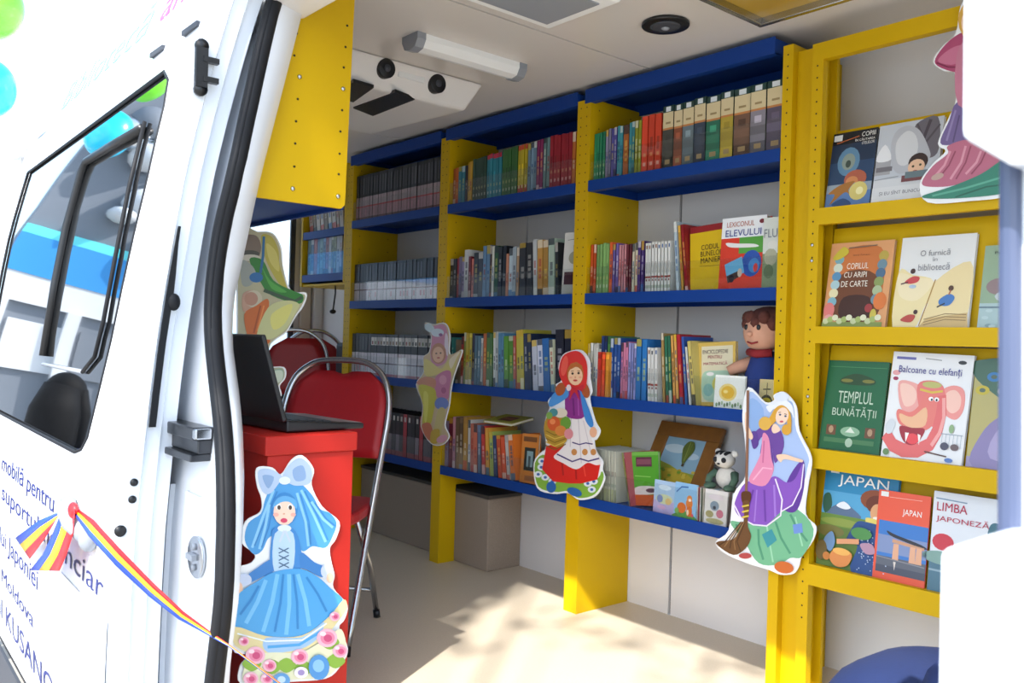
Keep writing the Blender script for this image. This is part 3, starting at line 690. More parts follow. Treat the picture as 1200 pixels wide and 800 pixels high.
faceout('white book with a snow-scene child cover, top display row', -1.300, -1.108, 1.543, .25, '#dfe1e4', d2t, YF+.026, TL, texts=(('ȘI EU SÎNT BUNICUȚĂ', .12,.085,.74,.07,'#6c6c78'),))
# row 2
def d3(p):
    p.rect(0,0,1,1,'#dda06c'); p.blob([(.22,.9),(.8,.92),(.9,.5),(.8,.1),(.2,.1),(.12,.5)],'#c8743c'); p.blob([(.22,.62),(.78,.6),(.84,.1),(.2,.08)],'#6e4026'); p.blob([(.3,.35),(.7,.35),(.75,.12),(.28,.12)],'#43261c')
    for k in range(6): p.ell(.16-.008*k,.8-.1*k,.075,.055,['#7aa6b0','#cfd8c8','#5a90b8','#a8c8d0','#e0d8b0','#7fb0c0'][k])
    for k in range(6): p.ell(.86-.01*k,.82-.1*k,.075,.06,['#b9a24a','#6c8a98','#4f6c88','#8a9a5a','#a8b890','#6c8a98'][k])
    p.blob([(.05,.82),(.2,.95),(.3,.88),(.15,.8)],'#c9b83c'); p.ell(.09,.2,.09,.09,'#d87a78'); p.ell(.1,.09,.08,.06,'#e0a0a0'); p.ell(.88,.3,.1,.1,'#d8783a'); p.ell(.72,.22,.06,.05,'#9c3a3a'); p.ell(.8,.14,.05,.07,'#c9b84c')
    p.rect(0,0,.95,.06,'#8a9a52')
    for k in range(12): p.ell(.06+.075*k,.07+.02*(k%3),.05,.035,['#c8cfa0','#a8b86c','#e0e0c0'][k%3])
    p.line([(.3,.93),(.75,.945)],.012,'#7a6a5a')
faceout('orange and brown book framed in flowers and figures, second display row', -1.450, -1.245, 1.1705, .273, '#d9a878', d3, YF+.026, TL,
    texts=(('COPILUL', .3,.68,.34,.07,'#f6efe0'), ('CU ARIPI', .27,.58,.36,.065,'#f6efe0'), ('DE CARTE', .24,.47,.42,.07,'#f6efe0'), ('Ianoș Țurcanu', .38,.83,.26,.025,'#5a3a2a')))
def d4(p):
    p.rect(0,0,1,1,'#e2e2e0'); p.blob([(0,.62),(.2,.58),(.5,.5),(.4,.2),(.3,0),(0,0)],'#ead9a4'); p.blob([(0,.6),(.25,.55),(.5,.5),(.3,.3),(.05,.35)],'#eedfb6'); p.blob([(.52,.5),(.95,.7),(1,.3),(.9,.05),(.4,0),(.45,.25)],'#e8d4a0')
    p.line([(.52,.52),(.42,.2),(.36,.02)],.015,'#a8803c'); p.poly([(.35,0),(.45,.1),(.98,.16),(1,0)],'#cdb078')
    for k in range(3): p.line([(.42,.03+.03*k),(.7,.09+.03*k),(.97,.08+.03*k)],.008,'#8a6f48')
    p.blob([(.1,.5),(.2,.56),(.3,.55),(.28,.5),(.18,.48)],'#c84a4c'); p.ell(.2,.62,.035,.03,'#4a3030'); p.line([(.05,.48),(.15,.5)],.015,'#5a3a3a'); p.ell(.22,.45,.05,.02,'#a9bcd0')
    p.blob([(.6,.3),(.72,.36),(.8,.32),(.74,.24),(.62,.24)],'#4a7ab8'); p.ell(.74,.42,.035,.03,'#5a4030'); p.line([(.72,.35),(.74,.4)],.02,'#b06a50'); p.line([(.58,.22),(.68,.26)],.015,'#333')
    p.blob([(.1,.08),(.2,.14),(.3,.13),(.25,.06)],'#b84a40'); p.ell(.3,.17,.03,.025,'#4a3030')
faceout('cream book with tiny flying ants and open pages, second display row', -1.222, -1.010, 1.1705, .275, '#e6e4de', d4, YF+.026, TL,
    texts=(('O furnică', .28,.78,.4,.07,'#8a8a90'), ('în', .45,.72,.07,.04,'#8a8a90'), ('bibliotecă', .27,.62,.42,.08,'#8a8a90')))
def d5(p):
    p.rect(0,0,1,1,'#92a98c'); p.rect(0,0,1,.3,'#a9c0c0'); p.ell(.7,.55,.3,.2,'#5a5058'); p.ell(.25,.5,.18,.1,'#8f7a7a'); p.ell(.6,.38,.4,.1,'#c0c8c8'); p.rect(0,.24,1,.26,'#6a7f88')
    for k in range(20): p.ell(random.random()*.9+.05,random.random()*.2+.02,.05,.02,random.choice(['#cdd8d8','#8aa4a8','#b8cccc']))
faceout('grey-green book with a misty crowd cover, second display row by the pillar', -.985, -.80, 1.1705, .235, '#9ab092', d5, YF+.026, TL, texts=(('Povești', .15,.88,.3,.04,'#444a44'),))
# row 3
def d6(p):
    p.rect(0,0,1,1,'#1f5a38'); p.rect(.03,.02,.99,.98,'#22633e'); p.line([(.05,.93),(.97,.93)],.006,'#4f8a5c'); p.blob([(.25,.8),(.5,.86),(.8,.8),(.75,.74),(.3,.74)],'#2b4a2c'); p.ell(.35,.78,.1,.02,'#7a7a3a'); p.ell(.7,.78,.1,.02,'#7a7a3a')
    p.rect(.1,.17,.26,.28,'#6c4a34'); p.ell(.18,.23,.04,.04,'#b09070'); p.rect(.74,.17,.9,.28,'#6c4a34'); p.ell(.82,.23,.04,.04,'#b09070'); p.ell(.5,.22,.16,.055,'#8ab090'); p.poly([(.42,.21),(.5,.27),(.58,.21)],'#d8e0d0'); p.rect(.08,.09,.9,.14,'#4a7a50'); p.ell(.5,.1,.06,.05,'#a8c0a8')
faceout('dark green book with pale capital title, third display row', -1.450, -1.252, .7865, .285, '#1f5a38', d6, YF+.026, TL,
    texts=(('TEMPLUL', .24,.53,.58,.13,'#c3d6c0'), ('BUNĂTĂȚII', .17,.36,.72,.14,'#c3d6c0')))
def d7(p):
    p.rect(0,0,1,1,'#e6e6e6'); p.rect(.05,.93,.3,.955,'#6a6aa8'); p.line([(.42,.95),(.62,.94)],.008,'#8a8a8a'); p.ell(.87,.93,.05,.018,'#333333'); p.ell(.07,.8,.05,.025,'#e0a0a0'); p.ell(.07,.745,.035,.018,'#a03050')
    p.blob([(.12,.72),(.3,.72),(.42,.66),(.4,.5),(.3,.42),(.2,.46),(.14,.56)],'#e8a49c'); p.blob([(.14,.69),(.28,.69),(.36,.62),(.34,.52),(.22,.5)],'#f0c4b4')
    p.blob([(.66,.66),(.8,.72),(.93,.68),(.95,.52),(.88,.42),(.76,.44),(.68,.52)],'#e8948c'); p.blob([(.72,.64),(.82,.68),(.9,.62),(.9,.52),(.82,.47),(.74,.52)],'#f0c0b0')
    p.blob([(.36,.7),(.52,.75),(.68,.7),(.74,.5),(.72,.36),(.56,.34),(.42,.48)],'#e07a74'); p.line([(.66,.62),(.69,.45),(.67,.3),(.6,.17),(.46,.1),(.28,.085),(.14,.12),(.03,.22)],.13,'#dc6a68'); p.line([(.7,.6),(.73,.42),(.7,.28),(.62,.16)],.04,'#eaa09a')
    p.blob([(.16,.46),(.3,.44),(.4,.5),(.5,.66),(.62,.62),(.62,.4),(.55,.3),(.36,.28),(.2,.32),(.14,.4)],'#e07a70'); p.blob([(.18,.42),(.34,.4),(.5,.5),(.52,.34),(.36,.3),(.22,.34)],'#e8b48c'); p.blob([(.2,.3),(.36,.3),(.52,.3),(.46,.18),(.36,.14),(.26,.18)],'#9c2c38'); p.ell(.38,.2,.08,.05,'#e04a50')
    p.poly([(.28,.25),(.33,.25),(.3,.16)],'#f6f2ea'); p.poly([(.44,.25),(.48,.24),(.47,.15)],'#f6f2ea'); p.ell(.54,.71,.12,.03,'#b8b46a'); p.line([(.4,.66),(.55,.64),(.68,.66)],.02,'#d8b84a'); p.ell(.55,.58,.03,.02,'#f4f4f4'); p.ell(.62,.58,.03,.02,'#f4f4f4'); p.ell(.56,.575,.012,.012,'#222'); p.ell(.62,.575,.012,.012,'#222')
    p.blob([(.02,.3),(.08,.36),(.14,.33),(.12,.24),(.05,.22)],'#cfd4d8'); p.line([(.72,.28),(.98,.28)],.006,'#8a9aa8'); 
    for k in range(6): p.line([(.74+.045*k,.28),(.74+.045*k,.16)],.005,'#9aa8b4')
    p.ell(.78,.17,.05,.035,'#4a4a5a'); p.ell(.9,.17,.05,.03,'#6a5a5a'); p.ell(.84,.33,.03,.04,'#8aa87a'); p.line([(.55,.1),(.82,.08)],.012,'#5a3a30'); p.ell(.85,.05,.05,.02,'#5a7ab8'); p.ell(.07,.05,.04,.03,'#6a8a5a')
faceout('white book with a big pink elephant on the cover, third display row', -1.246, -1.015, .7865, .318, '#e6e6e6', d7, YF+.024, 9, roll=1.5, texts=(('Balcoane cu elefanți', .1,.785,.78,.085,'#3a3a8a'),))
def d8(p):
    p.rect(0,0,1,1,'#b3a86a'); p.blob([(0,1),(1,1),(1,.45),(.6,.55),(.25,.7),(0,.85)],'#4a6a58'); p.rect(0,0,1,.1,'#9a90b0'); p.blob([(.1,0),(.15,.3),(.4,.5),(.8,.55),(1,.4),(1,0)],'#8a7ea8'); p.blob([(.3,.1),(.4,.4),(.8,.5),(1,.3),(1,.1)],'#a89cc0')
    for k, (x, y, c) in enumerate([(.25,.85,'#3f7ab0'),(.6,.86,'#b87a50'),(.12,.72,'#c0b03c'),(.4,.72,'#b0a890'),(.7,.72,'#a05a70'),(.5,.6,'#b04a5a'),(.8,.62,'#4a8aa0')]): p.ell(x,y,.09,.045,c); p.ell(x,y,.04,.02,'#5a6a5a')
faceout('olive and lilac picture book, third display row behind the pillar', -1.005, -.80, .7865, .30, '#b3a86a', d8, YF+.026, TL)
# row 4
def d9(p):
    p.rect(0,0,1,1,'#2f86b4'); p.rect(0,.45,1,.75,'#56a2cc'); p.rect(0,.0,1,.5,'#5f7a38'); p.blob([(.08,.52),(.2,.62),(.3,.66),(.4,.62),(.55,.52)],'#5a6f8c'); p.blob([(.2,.61),(.3,.66),(.4,.61),(.32,.585)],'#e8ecf0'); p.rect(0,.4,1,.52,'#6a8a3c'); p.ell(.3,.45,.3,.04,'#8a9a48'); p.ell(.15,.35,.2,.06,'#76703c')
    p.blob([(.02,.7),(.1,.72),(.14,.6),(.06,.52),(.01,.6)],'#2f5a48'); p.ell(.72,.72,.2,.1,'#8a4a2c'); p.ell(.75,.68,.15,.09,'#6c3420'); p.ell(.76,.6,.09,.09,'#e0a878'); p.ell(.76,.55,.05,.015,'#f4ece0'); p.blob([(.62,.54),(.85,.52),(.9,.44),(.7,.42)],'#e0cf6a'); p.blob([(.48,.46),(.62,.5),(.95,.45),(1,.2),(1,0),(.5,0),(.55,.25),(.4,.3),(.36,.24)],'#2f5088')
    for k in range(70): p.ell(.55+random.random()*.42,.02+random.random()*.4,.008,.006,'#b8c8e0')
    p.ell(.6,.38,.14,.06,'#4f8a4c'); p.line([(.28,.26),(.42,.28),(.58,.3)],.05,'#d89a70'); p.blob([(.6,.28),(.75,.3),(.8,.22),(.68,.2)],'#b08aa0'); p.blob([(.2,.1),(.3,.2),(.5,.17),(.46,.05),(.3,.02)],'#d88a4c'); p.ell(.36,.17,.12,.035,'#e8b05c'); p.blob([(.1,.25),(.2,.35),(.26,.25),(.2,.15)],'#6a8ab0'); p.ell(.08,.15,.08,.1,'#6a5a34'); p.ell(.16,.1,.05,.04,'#c07a3c'); p.rect(.1,.93,.22,.975,'#dfe2e0')
faceout('blue book with a fruit picker in a straw hat, lowest display row', -1.450, -1.212, .4225, .312, '#2f86b4', d9, YF+.032, 9, texts=(('JAPAN', .2,.80,.68,.125,'#f2f2ee'),))
def d10(p):
    p.rect(0,0,1,1,'#e05a40'); p.rect(.05,.08,1,.66,'#3f78c0'); p.rect(.05,.3,1,.5,'#7f90b8'); p.rect(.05,.08,1,.26,'#5f6470'); p.rect(.05,.08,1,.16,'#4a5060'); p.blob([(.22,.55),(.4,.52),(.9,.46),(.98,.42),(.6,.46),(.3,.5)],'#33363e'); p.poly([(.34,.47),(.95,.43),(.95,.40),(.34,.43)],'#c89878')
    for x in (.42, .74, .86): p.poly([(x-.05,.42),(x+.05,.42),(x+.06,.24),(x-.06,.24)],'#dca888')
    p.line([(.05,.25),(.98,.22)],.012,'#8a8a90'); p.poly([(.39,.22),(.44,.22),(.42,.12)],'#d8d0c8'); p.rect(.05,.93,.2,.985,'#e4e4e0'); p.line([(.22,.93),(.85,.94)],.006,'#f0b0a0')
faceout('orange-red book with a shrine gate photo, lowest display row', -1.262, -1.108, .4225, .262, '#e05a40', d10, YF+.026, 6.5, t=.006, texts=(('JAPAN', .5,.735,.36,.085,'#f6f2ec'),))
def d11(p):
    p.rect(0,0,1,1,'#d9dde2'); p.rect(0,0,1,.36,'#4f7486'); p.ell(.2,.34,.3,.07,'#7fa098'); p.ell(.15,.5,.13,.085,'#c43a48'); p.blob([(.68,.75),(.78,.76),(.84,.62),(.95,.6),(.8,.55),(.66,.6)],'#3f6a78'); p.rect(.9,.8,.94,.97,'#b03a58'); p.rect(0,.2,1,.22,'#8aa4b0'); p.line([(.03,.93),(.4,.92)],.012,'#7a92a8')
faceout('white language book with red title, lowest display row', -1.100, -.87, .4225, .282, '#d9dde2', d11, YF+.026, 6.5, texts=(('LIMBA', .05,.81,.36,.085,'#b02848'), ('JAPONEZĂ', .05,.69,.62,.085,'#b02848')))

# face-out books on the right bay shelves
zC = SH['C']-.0055; zD = SH['D']-.0055; zE = SH['E']-.0055
def dy(p):
    p.rect(0,0,1,1,'#d8b414'); p.rect(0,.9,1,1,'#8c1e22'); p.line([(.25,.38),(.8,.36)],.008,'#7a5a10')
faceout('yellow book with maroon top edge, leaning on the second row beside the display rack', -1.978, -1.815, zC, .238, '#d8b414', dy, YF+.035, 3, t=.02, roll=-4, yaw=4, spine='#8c1e22',
    texts=(('CODUL', .3,.62,.45,.08,'#3a2c10'), ('BUNELOR', .28,.52,.56,.08,'#3a2c10'), ('MANIERE', .28,.42,.58,.08,'#3a2c10')))
def dl(p):
    p.rect(0,0,1,1,'#d8402c'); p.rect(0,.72,1,1,'#eceef0'); p.rect(.42,.5,1,.72,'#58a044'); p.blob([(.12,.66),(.4,.64),(.75,.62),(.85,.58),(.5,.58),(.2,.6)],'#e8e8e4'); p.ell(.72,.36,.22,.18,'#2f55a8'); p.ell(.78,.33,.12,.1,'#4a8ac8'); p.ell(.82,.3,.05,.06,'#c84038'); p.poly([(.12,.36),(.5,.46),(.58,.24),(.2,.14)],'#6ab0d8'); p.poly([(.18,.2),(.5,.28),(.52,.2),(.22,.1)],'#4a3a34'); p.ell(.3,.16,.06,.05,'#26202a'); p.ell(.48,.24,.05,.06,'#c8b8a8'); p.ell(.9,.92,.06,.03,'#7a3038')
faceout('red, white and green school lexicon standing face-out on the second row', -1.848, -1.668, zC, .256, '#d8402c', dl, YF+.022, 4, t=.03, spine='#eceef0', texts=(('LEXICONUL', .12,.87,.62,.07,'#b86a5a'), ('ELEVULUI', .1,.74,.8,.09,'#2a3a8c')))
def df(p): p.rect(0,0,1,1,'#d0d4cc'); p.rect(0,0,1,.5,'#7c8c6a'); p.ell(.5,.45,.4,.12,'#a8a890'); p.ell(.4,.25,.3,.1,'#5f7050'); p.ell(.6,.62,.3,.06,'#d8d8d0')
faceout('pale grey-green book half hidden by the yellow post, second row', -1.668, -1.606, zC, .24, '#d0d4cc', df, YF+.016, 1, t=.004, texts=(('FLU', .08,.72,.8,.12,'#7a8088'),))
def dm(p):
    p.rect(0,0,1,1,'#cfae54'); p.rect(.12,.06,.93,.94,'#d8d0b0'); p.blob([(.15,.5),(.5,.55),(.9,.5),(.88,.1),(.2,.1)],'#a8c8b0'); p.ell(.6,.34,.2,.13,'#c8c05c'); p.ell(.6,.34,.12,.08,'#8ab058'); p.ell(.3,.25,.13,.1,'#7fb0a8'); p.ell(.35,.5,.1,.03,'#e8e4e0'); p.ell(.75,.2,.1,.06,'#6c9a6c')
faceout('cream book with gold border and pale green picture, leaning on the third row', -1.945, -1.79, zD, .228, '#cfae54', dm, YF+.05, 4, t=.016, roll=-4, yaw=6, texts=(('ENCICLOPEDIE', .16,.82,.66,.06,'#6a5a5a'), ('PENTRU', .3,.74,.36,.05,'#a04a5a'), ('MATEMATICĂ', .18,.64,.62,.06,'#a03a5a')))
def ds(p): p.rect(0,0,1,1,'#eef0ea'); p.ell(.45,.5,.3,.26,'#f0d88a'); p.ell(.45,.5,.22,.19,'#e8b83c'); p.ell(.38,.52,.08,.05,'#f4dc8c'); [p.ell(.1+.09*k,.12+.03*(k%3),.035,.06,['#7a9a6c','#5f7f5f','#a8c0a0'][k%3]) for k in range(10)]
faceout('small white square book with a yellow sun, standing on the third row', -1.845, -1.722, zD, .118, '#eef0ea', ds, YF+.012, 4, t=.008)
def dn(p): p.rect(0,0,1,1,'#d8c48c'); p.ell(.5,.3,.4,.25,'#3a3420'); p.ell(.5,.36,.3,.1,'#c8b430'); p.line([(.5,.5),(.5,.9)],.05,'#5a5038'); p.line([(.25,.7),(.75,.72)],.04,'#5a5038')
faceout('tiny cream book with a dark pot picture by the yellow post', -1.665, -1.606, zD, .112, '#d8c48c', dn, YF+.012, 4, t=.008)
# short red book standing before the third row
bs, mk = vary('#cf3a22'); bs = [(0,1,'#cf3a22')]
for k, (c, wname) in enumerate((('#c9301f', 'short bright red'), ('#d24a24', 'short vermilion'), ('#d8902c', 'short amber'))):
    o = book('book', .0205, .135, .012, [(0, 1, c), (.85, .95, jit(c, .3))], [(.3, .7, jit(c, .25))], S(c), (-2.405+.0215*k, YF+.007, SH['D']+.045)); o.location.z = SH['D']-.0058
    o.scale = (1, 1, 1.35); tag(o, f'{wname} booklet standing in front of the white spines, third row', 'book', 'small booklets')
def dg(p):
    p.rect(0,0,1,1,'#4f9a2c'); p.rect(0,.93,1,1,'#6fae4c'); p.rect(.15,.72,.75,.9,'#5a2c40'); p.rect(.18,.76,.72,.86,'#7c4a58'); p.blob([(0,.28),(.3,.36),(.95,.34),(1,.24),(.5,.2),(.05,.2)],'#d8d0cc'); p.ell(.7,.28,.2,.04,'#5a3a4a'); p.rect(0,0,1,.2,'#c85a28'); p.line([(.1,.55),(.7,.53)],.015,'#8ac060')
faceout('bright green book with a maroon title box, leaning on the lowest row', -2.235, -2.115, zE, .205, '#4f9a2c', dg, YF+.05, 5, t=.014, roll=-7, yaw=8, spine='#d8d4a8')
def dA(p): p.rect(0,0,1,1,'#a9c4e0'); p.rect(0,0,1,.4,'#b4a8d0'); p.ell(.5,.45,.4,.15,'#c8d0a8'); p.ell(.3,.45,.14,.12,'#7a8ab8'); p.ell(.7,.4,.14,.1,'#d8b878'); p.ell(.5,.8,.3,.08,'#cfe0ee'); p.ell(.4,.2,.2,.06,'#d0a8c8')
faceout('small pale blue picture book, left one on the lowest row', -2.105, -2.005, zE, .122, '#a9c4e0', dA, YF+.012, 4, t=.006)
def dB(p):
    p.rect(0,0,1,1,'#8fbce0'); p.blob([(.02,.1),(.5,.22),(.98,.1),(1,0),(0,0)],'#5f9a4c'); p.ell(.35,.3,.2,.15,'#d8702c'); p.ell(.68,.45,.15,.14,'#e08038'); p.ell(.68,.58,.12,.1,'#e08a44'); p.ell(.7,.55,.06,.04,'#f4e4d0'); p.blob([(.6,.35),(.8,.35),(.8,.12),(.6,.12)],'#d8702c'); p.ell(.64,.2,.05,.08,'#f0dcc0'); p.line([(.08,.72),(.3,.88),(.6,.9)],.04,'#3a6aa8'); p.ell(.15,.2,.1,.08,'#7fae5a'); p.ell(.85,.14,.05,.05,'#d05a6a')
faceout('small blue book with an orange tiger picture, lowest row', -2.005, -1.905, zE, .128, '#8fbce0', dB, YF+.008, 4, t=.006)
for k in range(5):
    c = ['#d8d4cc', '#b04a50', '#dcdcd4', '#6a7a60', '#cfc8b8'][k]
    o = book('booklet', .006, .122, .09, [(0,1,c)], [(.3,.5,jit(c,.3))], S(c), (-1.906+.0062*k, YF+.014, zE)); tag(o, f'slim {["white","red","pale","green","beige"][k]} booklet beside the tiger book, {ORD[k+1]} from left', 'book', 'slim booklets on the lowest row')
def dC(p): p.rect(0,0,1,1,'#dcd8d4'); p.ell(.45,.55,.2,.14,'#8a9aa8'); p.ell(.7,.35,.16,.12,'#c87a8a'); p.ell(.25,.3,.18,.1,'#a8a070'); p.ell(.5,.8,.35,.08,'#e4d8dc'); p.ell(.5,.12,.4,.08,'#b8b080'); p.ell(.45,.5,.07,.05,'#4a5058')
faceout('small white book with a pastel animal cover under the plush cub', -1.872, -1.778, zE, .122, '#dcd8d4', dC, YF+.010, 4, t=.006)
def dD(p): p.rect(0,0,1,1,'#c3d0d4'); p.rect(0,0,.4,.4,'#9a8a3c'); p.ell(.6,.6,.25,.2,'#8aa0b4'); p.rect(.05,.55,.95,.62,'#6a8a9a')
faceout('small pale book next to the cutout figure with a broom, lowest row', -1.762, -1.67, zE, .122, '#c3d0d4', dD, YF+.014, 4, t=.006)
def dE(p): p.rect(0,0,1,1,'#1f4a90'); p.rect(.12,.55,.9,.9,'#34406a'); p.ell(.4,.7,.2,.12,'#d8a858'); p.ell(.65,.66,.15,.1,'#b03a34'); p.ell(.5,.62,.3,.05,'#e8e0d8')
faceout('navy blue book leaning behind the cutout figure with a broom, lowest row', -1.80, -1.70, zE, .225, '#1f4a90', dE, YF+.12, 8, t=.014, roll=4)
# middle bay face-outs
def dO(p): p.rect(0,0,1,1,'#d8842c'); p.rect(.1,.84,.9,.94,'#7a4a20'); p.rect(.2,.25,.85,.72,'#2a2c24'); p.rect(.35,.33,.72,.65,'#8aa8ac'); p.rect(.45,.33,.58,.55,'#3a4c50'); p.rect(.3,.05,.9,.15,'#a8601c')
faceout('orange book with a framed dark picture, lowest row of the middle bay', -2.885, -2.775, zE, .215, '#d8842c', dO, YF+.03, 5, t=.012, roll=-2)
def dP(p): p.rect(0,0,1,1,'#d8d8d4'); p.rect(0,0,1,.18,'#bdbdb6'); p.rect(.1,.18,1,.38,'#4a2c34'); p.ell(.6,.6,.3,.1,'#a0a08c'); p.line([(.6,.5),(.55,.8)],.03,'#6c6c5c'); p.line([(.6,.55),(.8,.78)],.03,'#7c7c6c'); p.line([(.2,.88),(.8,.9)],.01,'#7a7a7a')
faceout('tall white book with a grey plant cover, right end of the second row, middle bay', -2.652, -2.566, SH['C']-.0055, .27, '#d8d8d4', dP, YF+.03, 4, t=.016, yaw=14)
def dQ(p): p.rect(0,0,1,1,'#b9b03c'); p.rect(.3,.25,.75,.75,'#7a3a30'); p.rect(.34,.4,.7,.6,'#a86a50'); p.rect(0,0,1,.12,'#cfc86a')
o = faceout('yellow-green book lying across the tops, lowest row of the middle bay', -3.17, -2.97, .7245, .14, '#b9b03c', dQ, YF+.045, 80, t=.012)

# ------------------------------------------------------------------ framed picture, plush toys
fr = empty('framed_picture', (-2.143, 2.60, zE)); tag(fr, 'wooden framed painting of a hot-air balloon leaning against the wall, lowest row', 'picture')
fr.rotation_euler = (-R_(29), R_(1), 0)
W, H, bw = .31, .36, .062
f = MB(); f.box(-W/2, W/2, 0, .02, 0, bw); f.box(-W/2, W/2, 0, .02, H-bw, H); f.box(-W/2, -W/2+bw, 0, .02, bw, H-bw); f.box(W/2-bw, W/2, 0, .02, bw, H-bw)
f.build('frame', M_WOOD, fr, bevel=.004)
cv = box(-W/2+bw, W/2-bw, .008, .014, bw, H-bw).build('canvas', M_CARD, fr)
p = Print(); p.rect(0,0,1,1,'#8fb0c0'); p.ell(.3,.8,.3,.08,'#c0d0d4'); p.ell(.75,.7,.2,.06,'#b8ccd4'); p.poly([(0,.55),(.3,.5),(.6,.42),(1,.4),(1,0),(0,0)],'#98a03a'); p.blob([(0,.35),(.4,.45),(1,.32),(1,.1),(0,.1)],'#c0a838'); p.rect(0,0,1,.12,'#6c8a34')
for k in range(40): p.ell(random.random()*.94+.03, random.random()*.4+.03, .05, .025, random.choice(['#b8a030','#7c9a34','#d0b848','#5f8030']))
p.blob([(.5,.82),(.56,.93),(.65,.96),(.74,.93),(.79,.8),(.7,.64),(.66,.56),(.6,.56),(.55,.66)],'#5f6c30'); p.line([(.64,.94),(.63,.6)],.02,'#8a9444'); p.line([(.7,.92),(.65,.58)],.015,'#7a8438'); p.rect(.61,.5,.67,.55,'#4a3c24')
p.build('painting', lambda u, v: (-W/2+bw+u*(W-2*bw), .008, bw+v*(H-2*bw)), (0,-1,0), cv)
# plush cub sitting on the small books
for k in range(4):
    c = ['#b9b4a8', '#8fa0a8', '#c9c0b0', '#a89a90'][k]
    o = book('book', .022, .122, .11, [(0,1,c)], [], S(c), (-1.872+.0235*k, YF+.036, zE)); tag(o, f'small muted book hidden behind the pastel animal book, {ORD[k+1]} from left', 'book', 'small books under the plush cub')
pc = empty('plush_cub', (-1.832, 2.585, zE+.119)); tag(pc, 'small white and black striped plush cub with big eyes, lowest row', 'toy')
M_PW = mat('white_plush', '#d8d4cc', .95, noise=.1, nscale=80, bump=.5); M_PB = mat('black_plush', '#26262a', .9); M_PG = mat('green_plush', '#4f6a58', .95)
pc.scale = (.82, .82, .68)
b = MB(); b.ball((0,0,.06), .05, .045, .06); b.ball((0,-.02,.155), .048, .043, .043); b.build('body', M_PW, pc)
b = MB()
for s in (-1, 1): b.ball((s*.042, -.008, .19), .016, .01, .018)
b.build('ears', M_PW, pc)
b = MB()
for s in (-1, 1): b.ball((s*.021, -.057, .158), .011, .010, .014)
b.ball((0, -.064, .138), .007, .006, .005); b.build('face', M_PB, pc)
b = MB()
for k in range(3): b.ball((-.022+.022*k, -.03, .19), .005, .028, .012)
b.build('stripes', M_PB, pc)
for s in (-1, 1):
    MB().tube([(s*.045,-.01,.09), (s*.065,-.035,.06), (s*.06,-.05,.03)], [.018,.016,.015], 8).build('arm', M_PG, pc)
    MB().ball((s*.05,-.05,.018), .024, .032, .018).build('leg', M_PG, pc)
# rag doll boy
rd = empty('rag_doll', (-1.70, 2.60, SH['D']-.005)); tag(rd, 'rag doll boy with brown hair and blue shirt sitting on the third row', 'toy')
M_SK = mat('doll_cloth_skin', '#c9967c', .9, noise=.08, nscale=50); M_DB = mat('doll_blue_shirt', '#1f3576', .9, noise=.1, nscale=60, bump=.3); M_DH = mat('doll_brown_hair', '#5a2f26', .95, noise=.3, nscale=90, bump=1)
b = MB(); b.tube([(0,0,.0),(0,0,.06),(0,0,.12),(0,0,.18),(0,0,.205)], [.06,.07,.068,.05,.03], 14); b.build('shirt', M_DB, rd)
b = MB(); b.ball((-.005,-.01,.27), .068, .065, .072, 18, 12); b.ball((-.012,-.078,.262), .010, .012, .010); b.ball((-.066,0,.262), .012, .01, .018)
b.build('head', M_SK, rd)
b = MB(); b.ball((.005,.012,.305), .078, .075, .055, 16, 10)
for k in range(16): a = k*.39; b.ball((.07*math.cos(a), .012+.066*math.sin(a), .298+.02*(k % 2)), .022, .022, .026, 8, 6)
b.build('hair', M_DH, rd)
b = MB(); b.ball((-.035,-.066,.285), .008, .006, .010, 8, 6); b.ball((.016,-.07,.285), .008, .006, .010, 8, 6); b.build('eyes', M_BLK, rd)
b = MB(); b.tube([(-.03,-.064,.235),(-.01,-.07,.229),(.012,-.066,.235)], .003, 6); b.build('mouth', mat('doll_red', '#8c1c24', .8), rd)
b = MB(); b.tube([(-.045,-.03,.2),(0,-.055,.195),(.045,-.03,.2)], .014, 8); b.build('collar', MATS['doll_red'], rd)
b = MB(); b.tube([(-.045,0,.165),(-.09,-.03,.145),(-.115,-.05,.13)], [.026,.022,.017], 10); b.build('sleeve', M_SK, rd)
b = MB(); b.tube([(.045,0,.165),(.075,-.02,.11),(.07,-.03,.06)], [.026,.022,.017], 10); b.build('sleeve', M_DB, rd)

# ------------------------------------------------------------------ cut-out figures
def cutout(name, label, crop, sc, outline, draw, plane, val, thick=.004, group='cardboard cut-out figures'):
    cx, cy = crop
    px = lambda u, v: (cx+u/sc, cy+v/sc)
    if plane == 'Y': fn = lambda u, v: onY(*px(u, v), val); n = Vector((0,-1,0))
    else: fn = lambda u, v: onX(*px(u, v), val); n = Vector((1,0,0))
    pts = [Vector(fn(*p)) for p in smooth(outline, 4)]
    c = sum(pts, Vector((0,0,0)))/len(pts); c.z = min(p.z for p in pts)
    a = Vector((0,0,0))
    for j in range(len(pts)): a += (pts[j]-c).cross(pts[(j+1) % len(pts)]-c)
    if a.dot(n) < 0: pts = pts[::-1]
    P = [p-c for p in pts]; k = len(P)
    mb = MB(); mb.add(P+[p-n*thick for p in P], [tuple(range(k)), tuple(range(k, 2*k))[::-1]]+[(i, i+k, (i+1) % k+k, (i+1) % k) for i in range(k)])
    o = mb.build(name, M_CARD); o.location = c
    p = Print(); draw(p); p.build('printed_figure', fn, n, o, rel=c)
    tag(o, label, 'cutout', group); return o
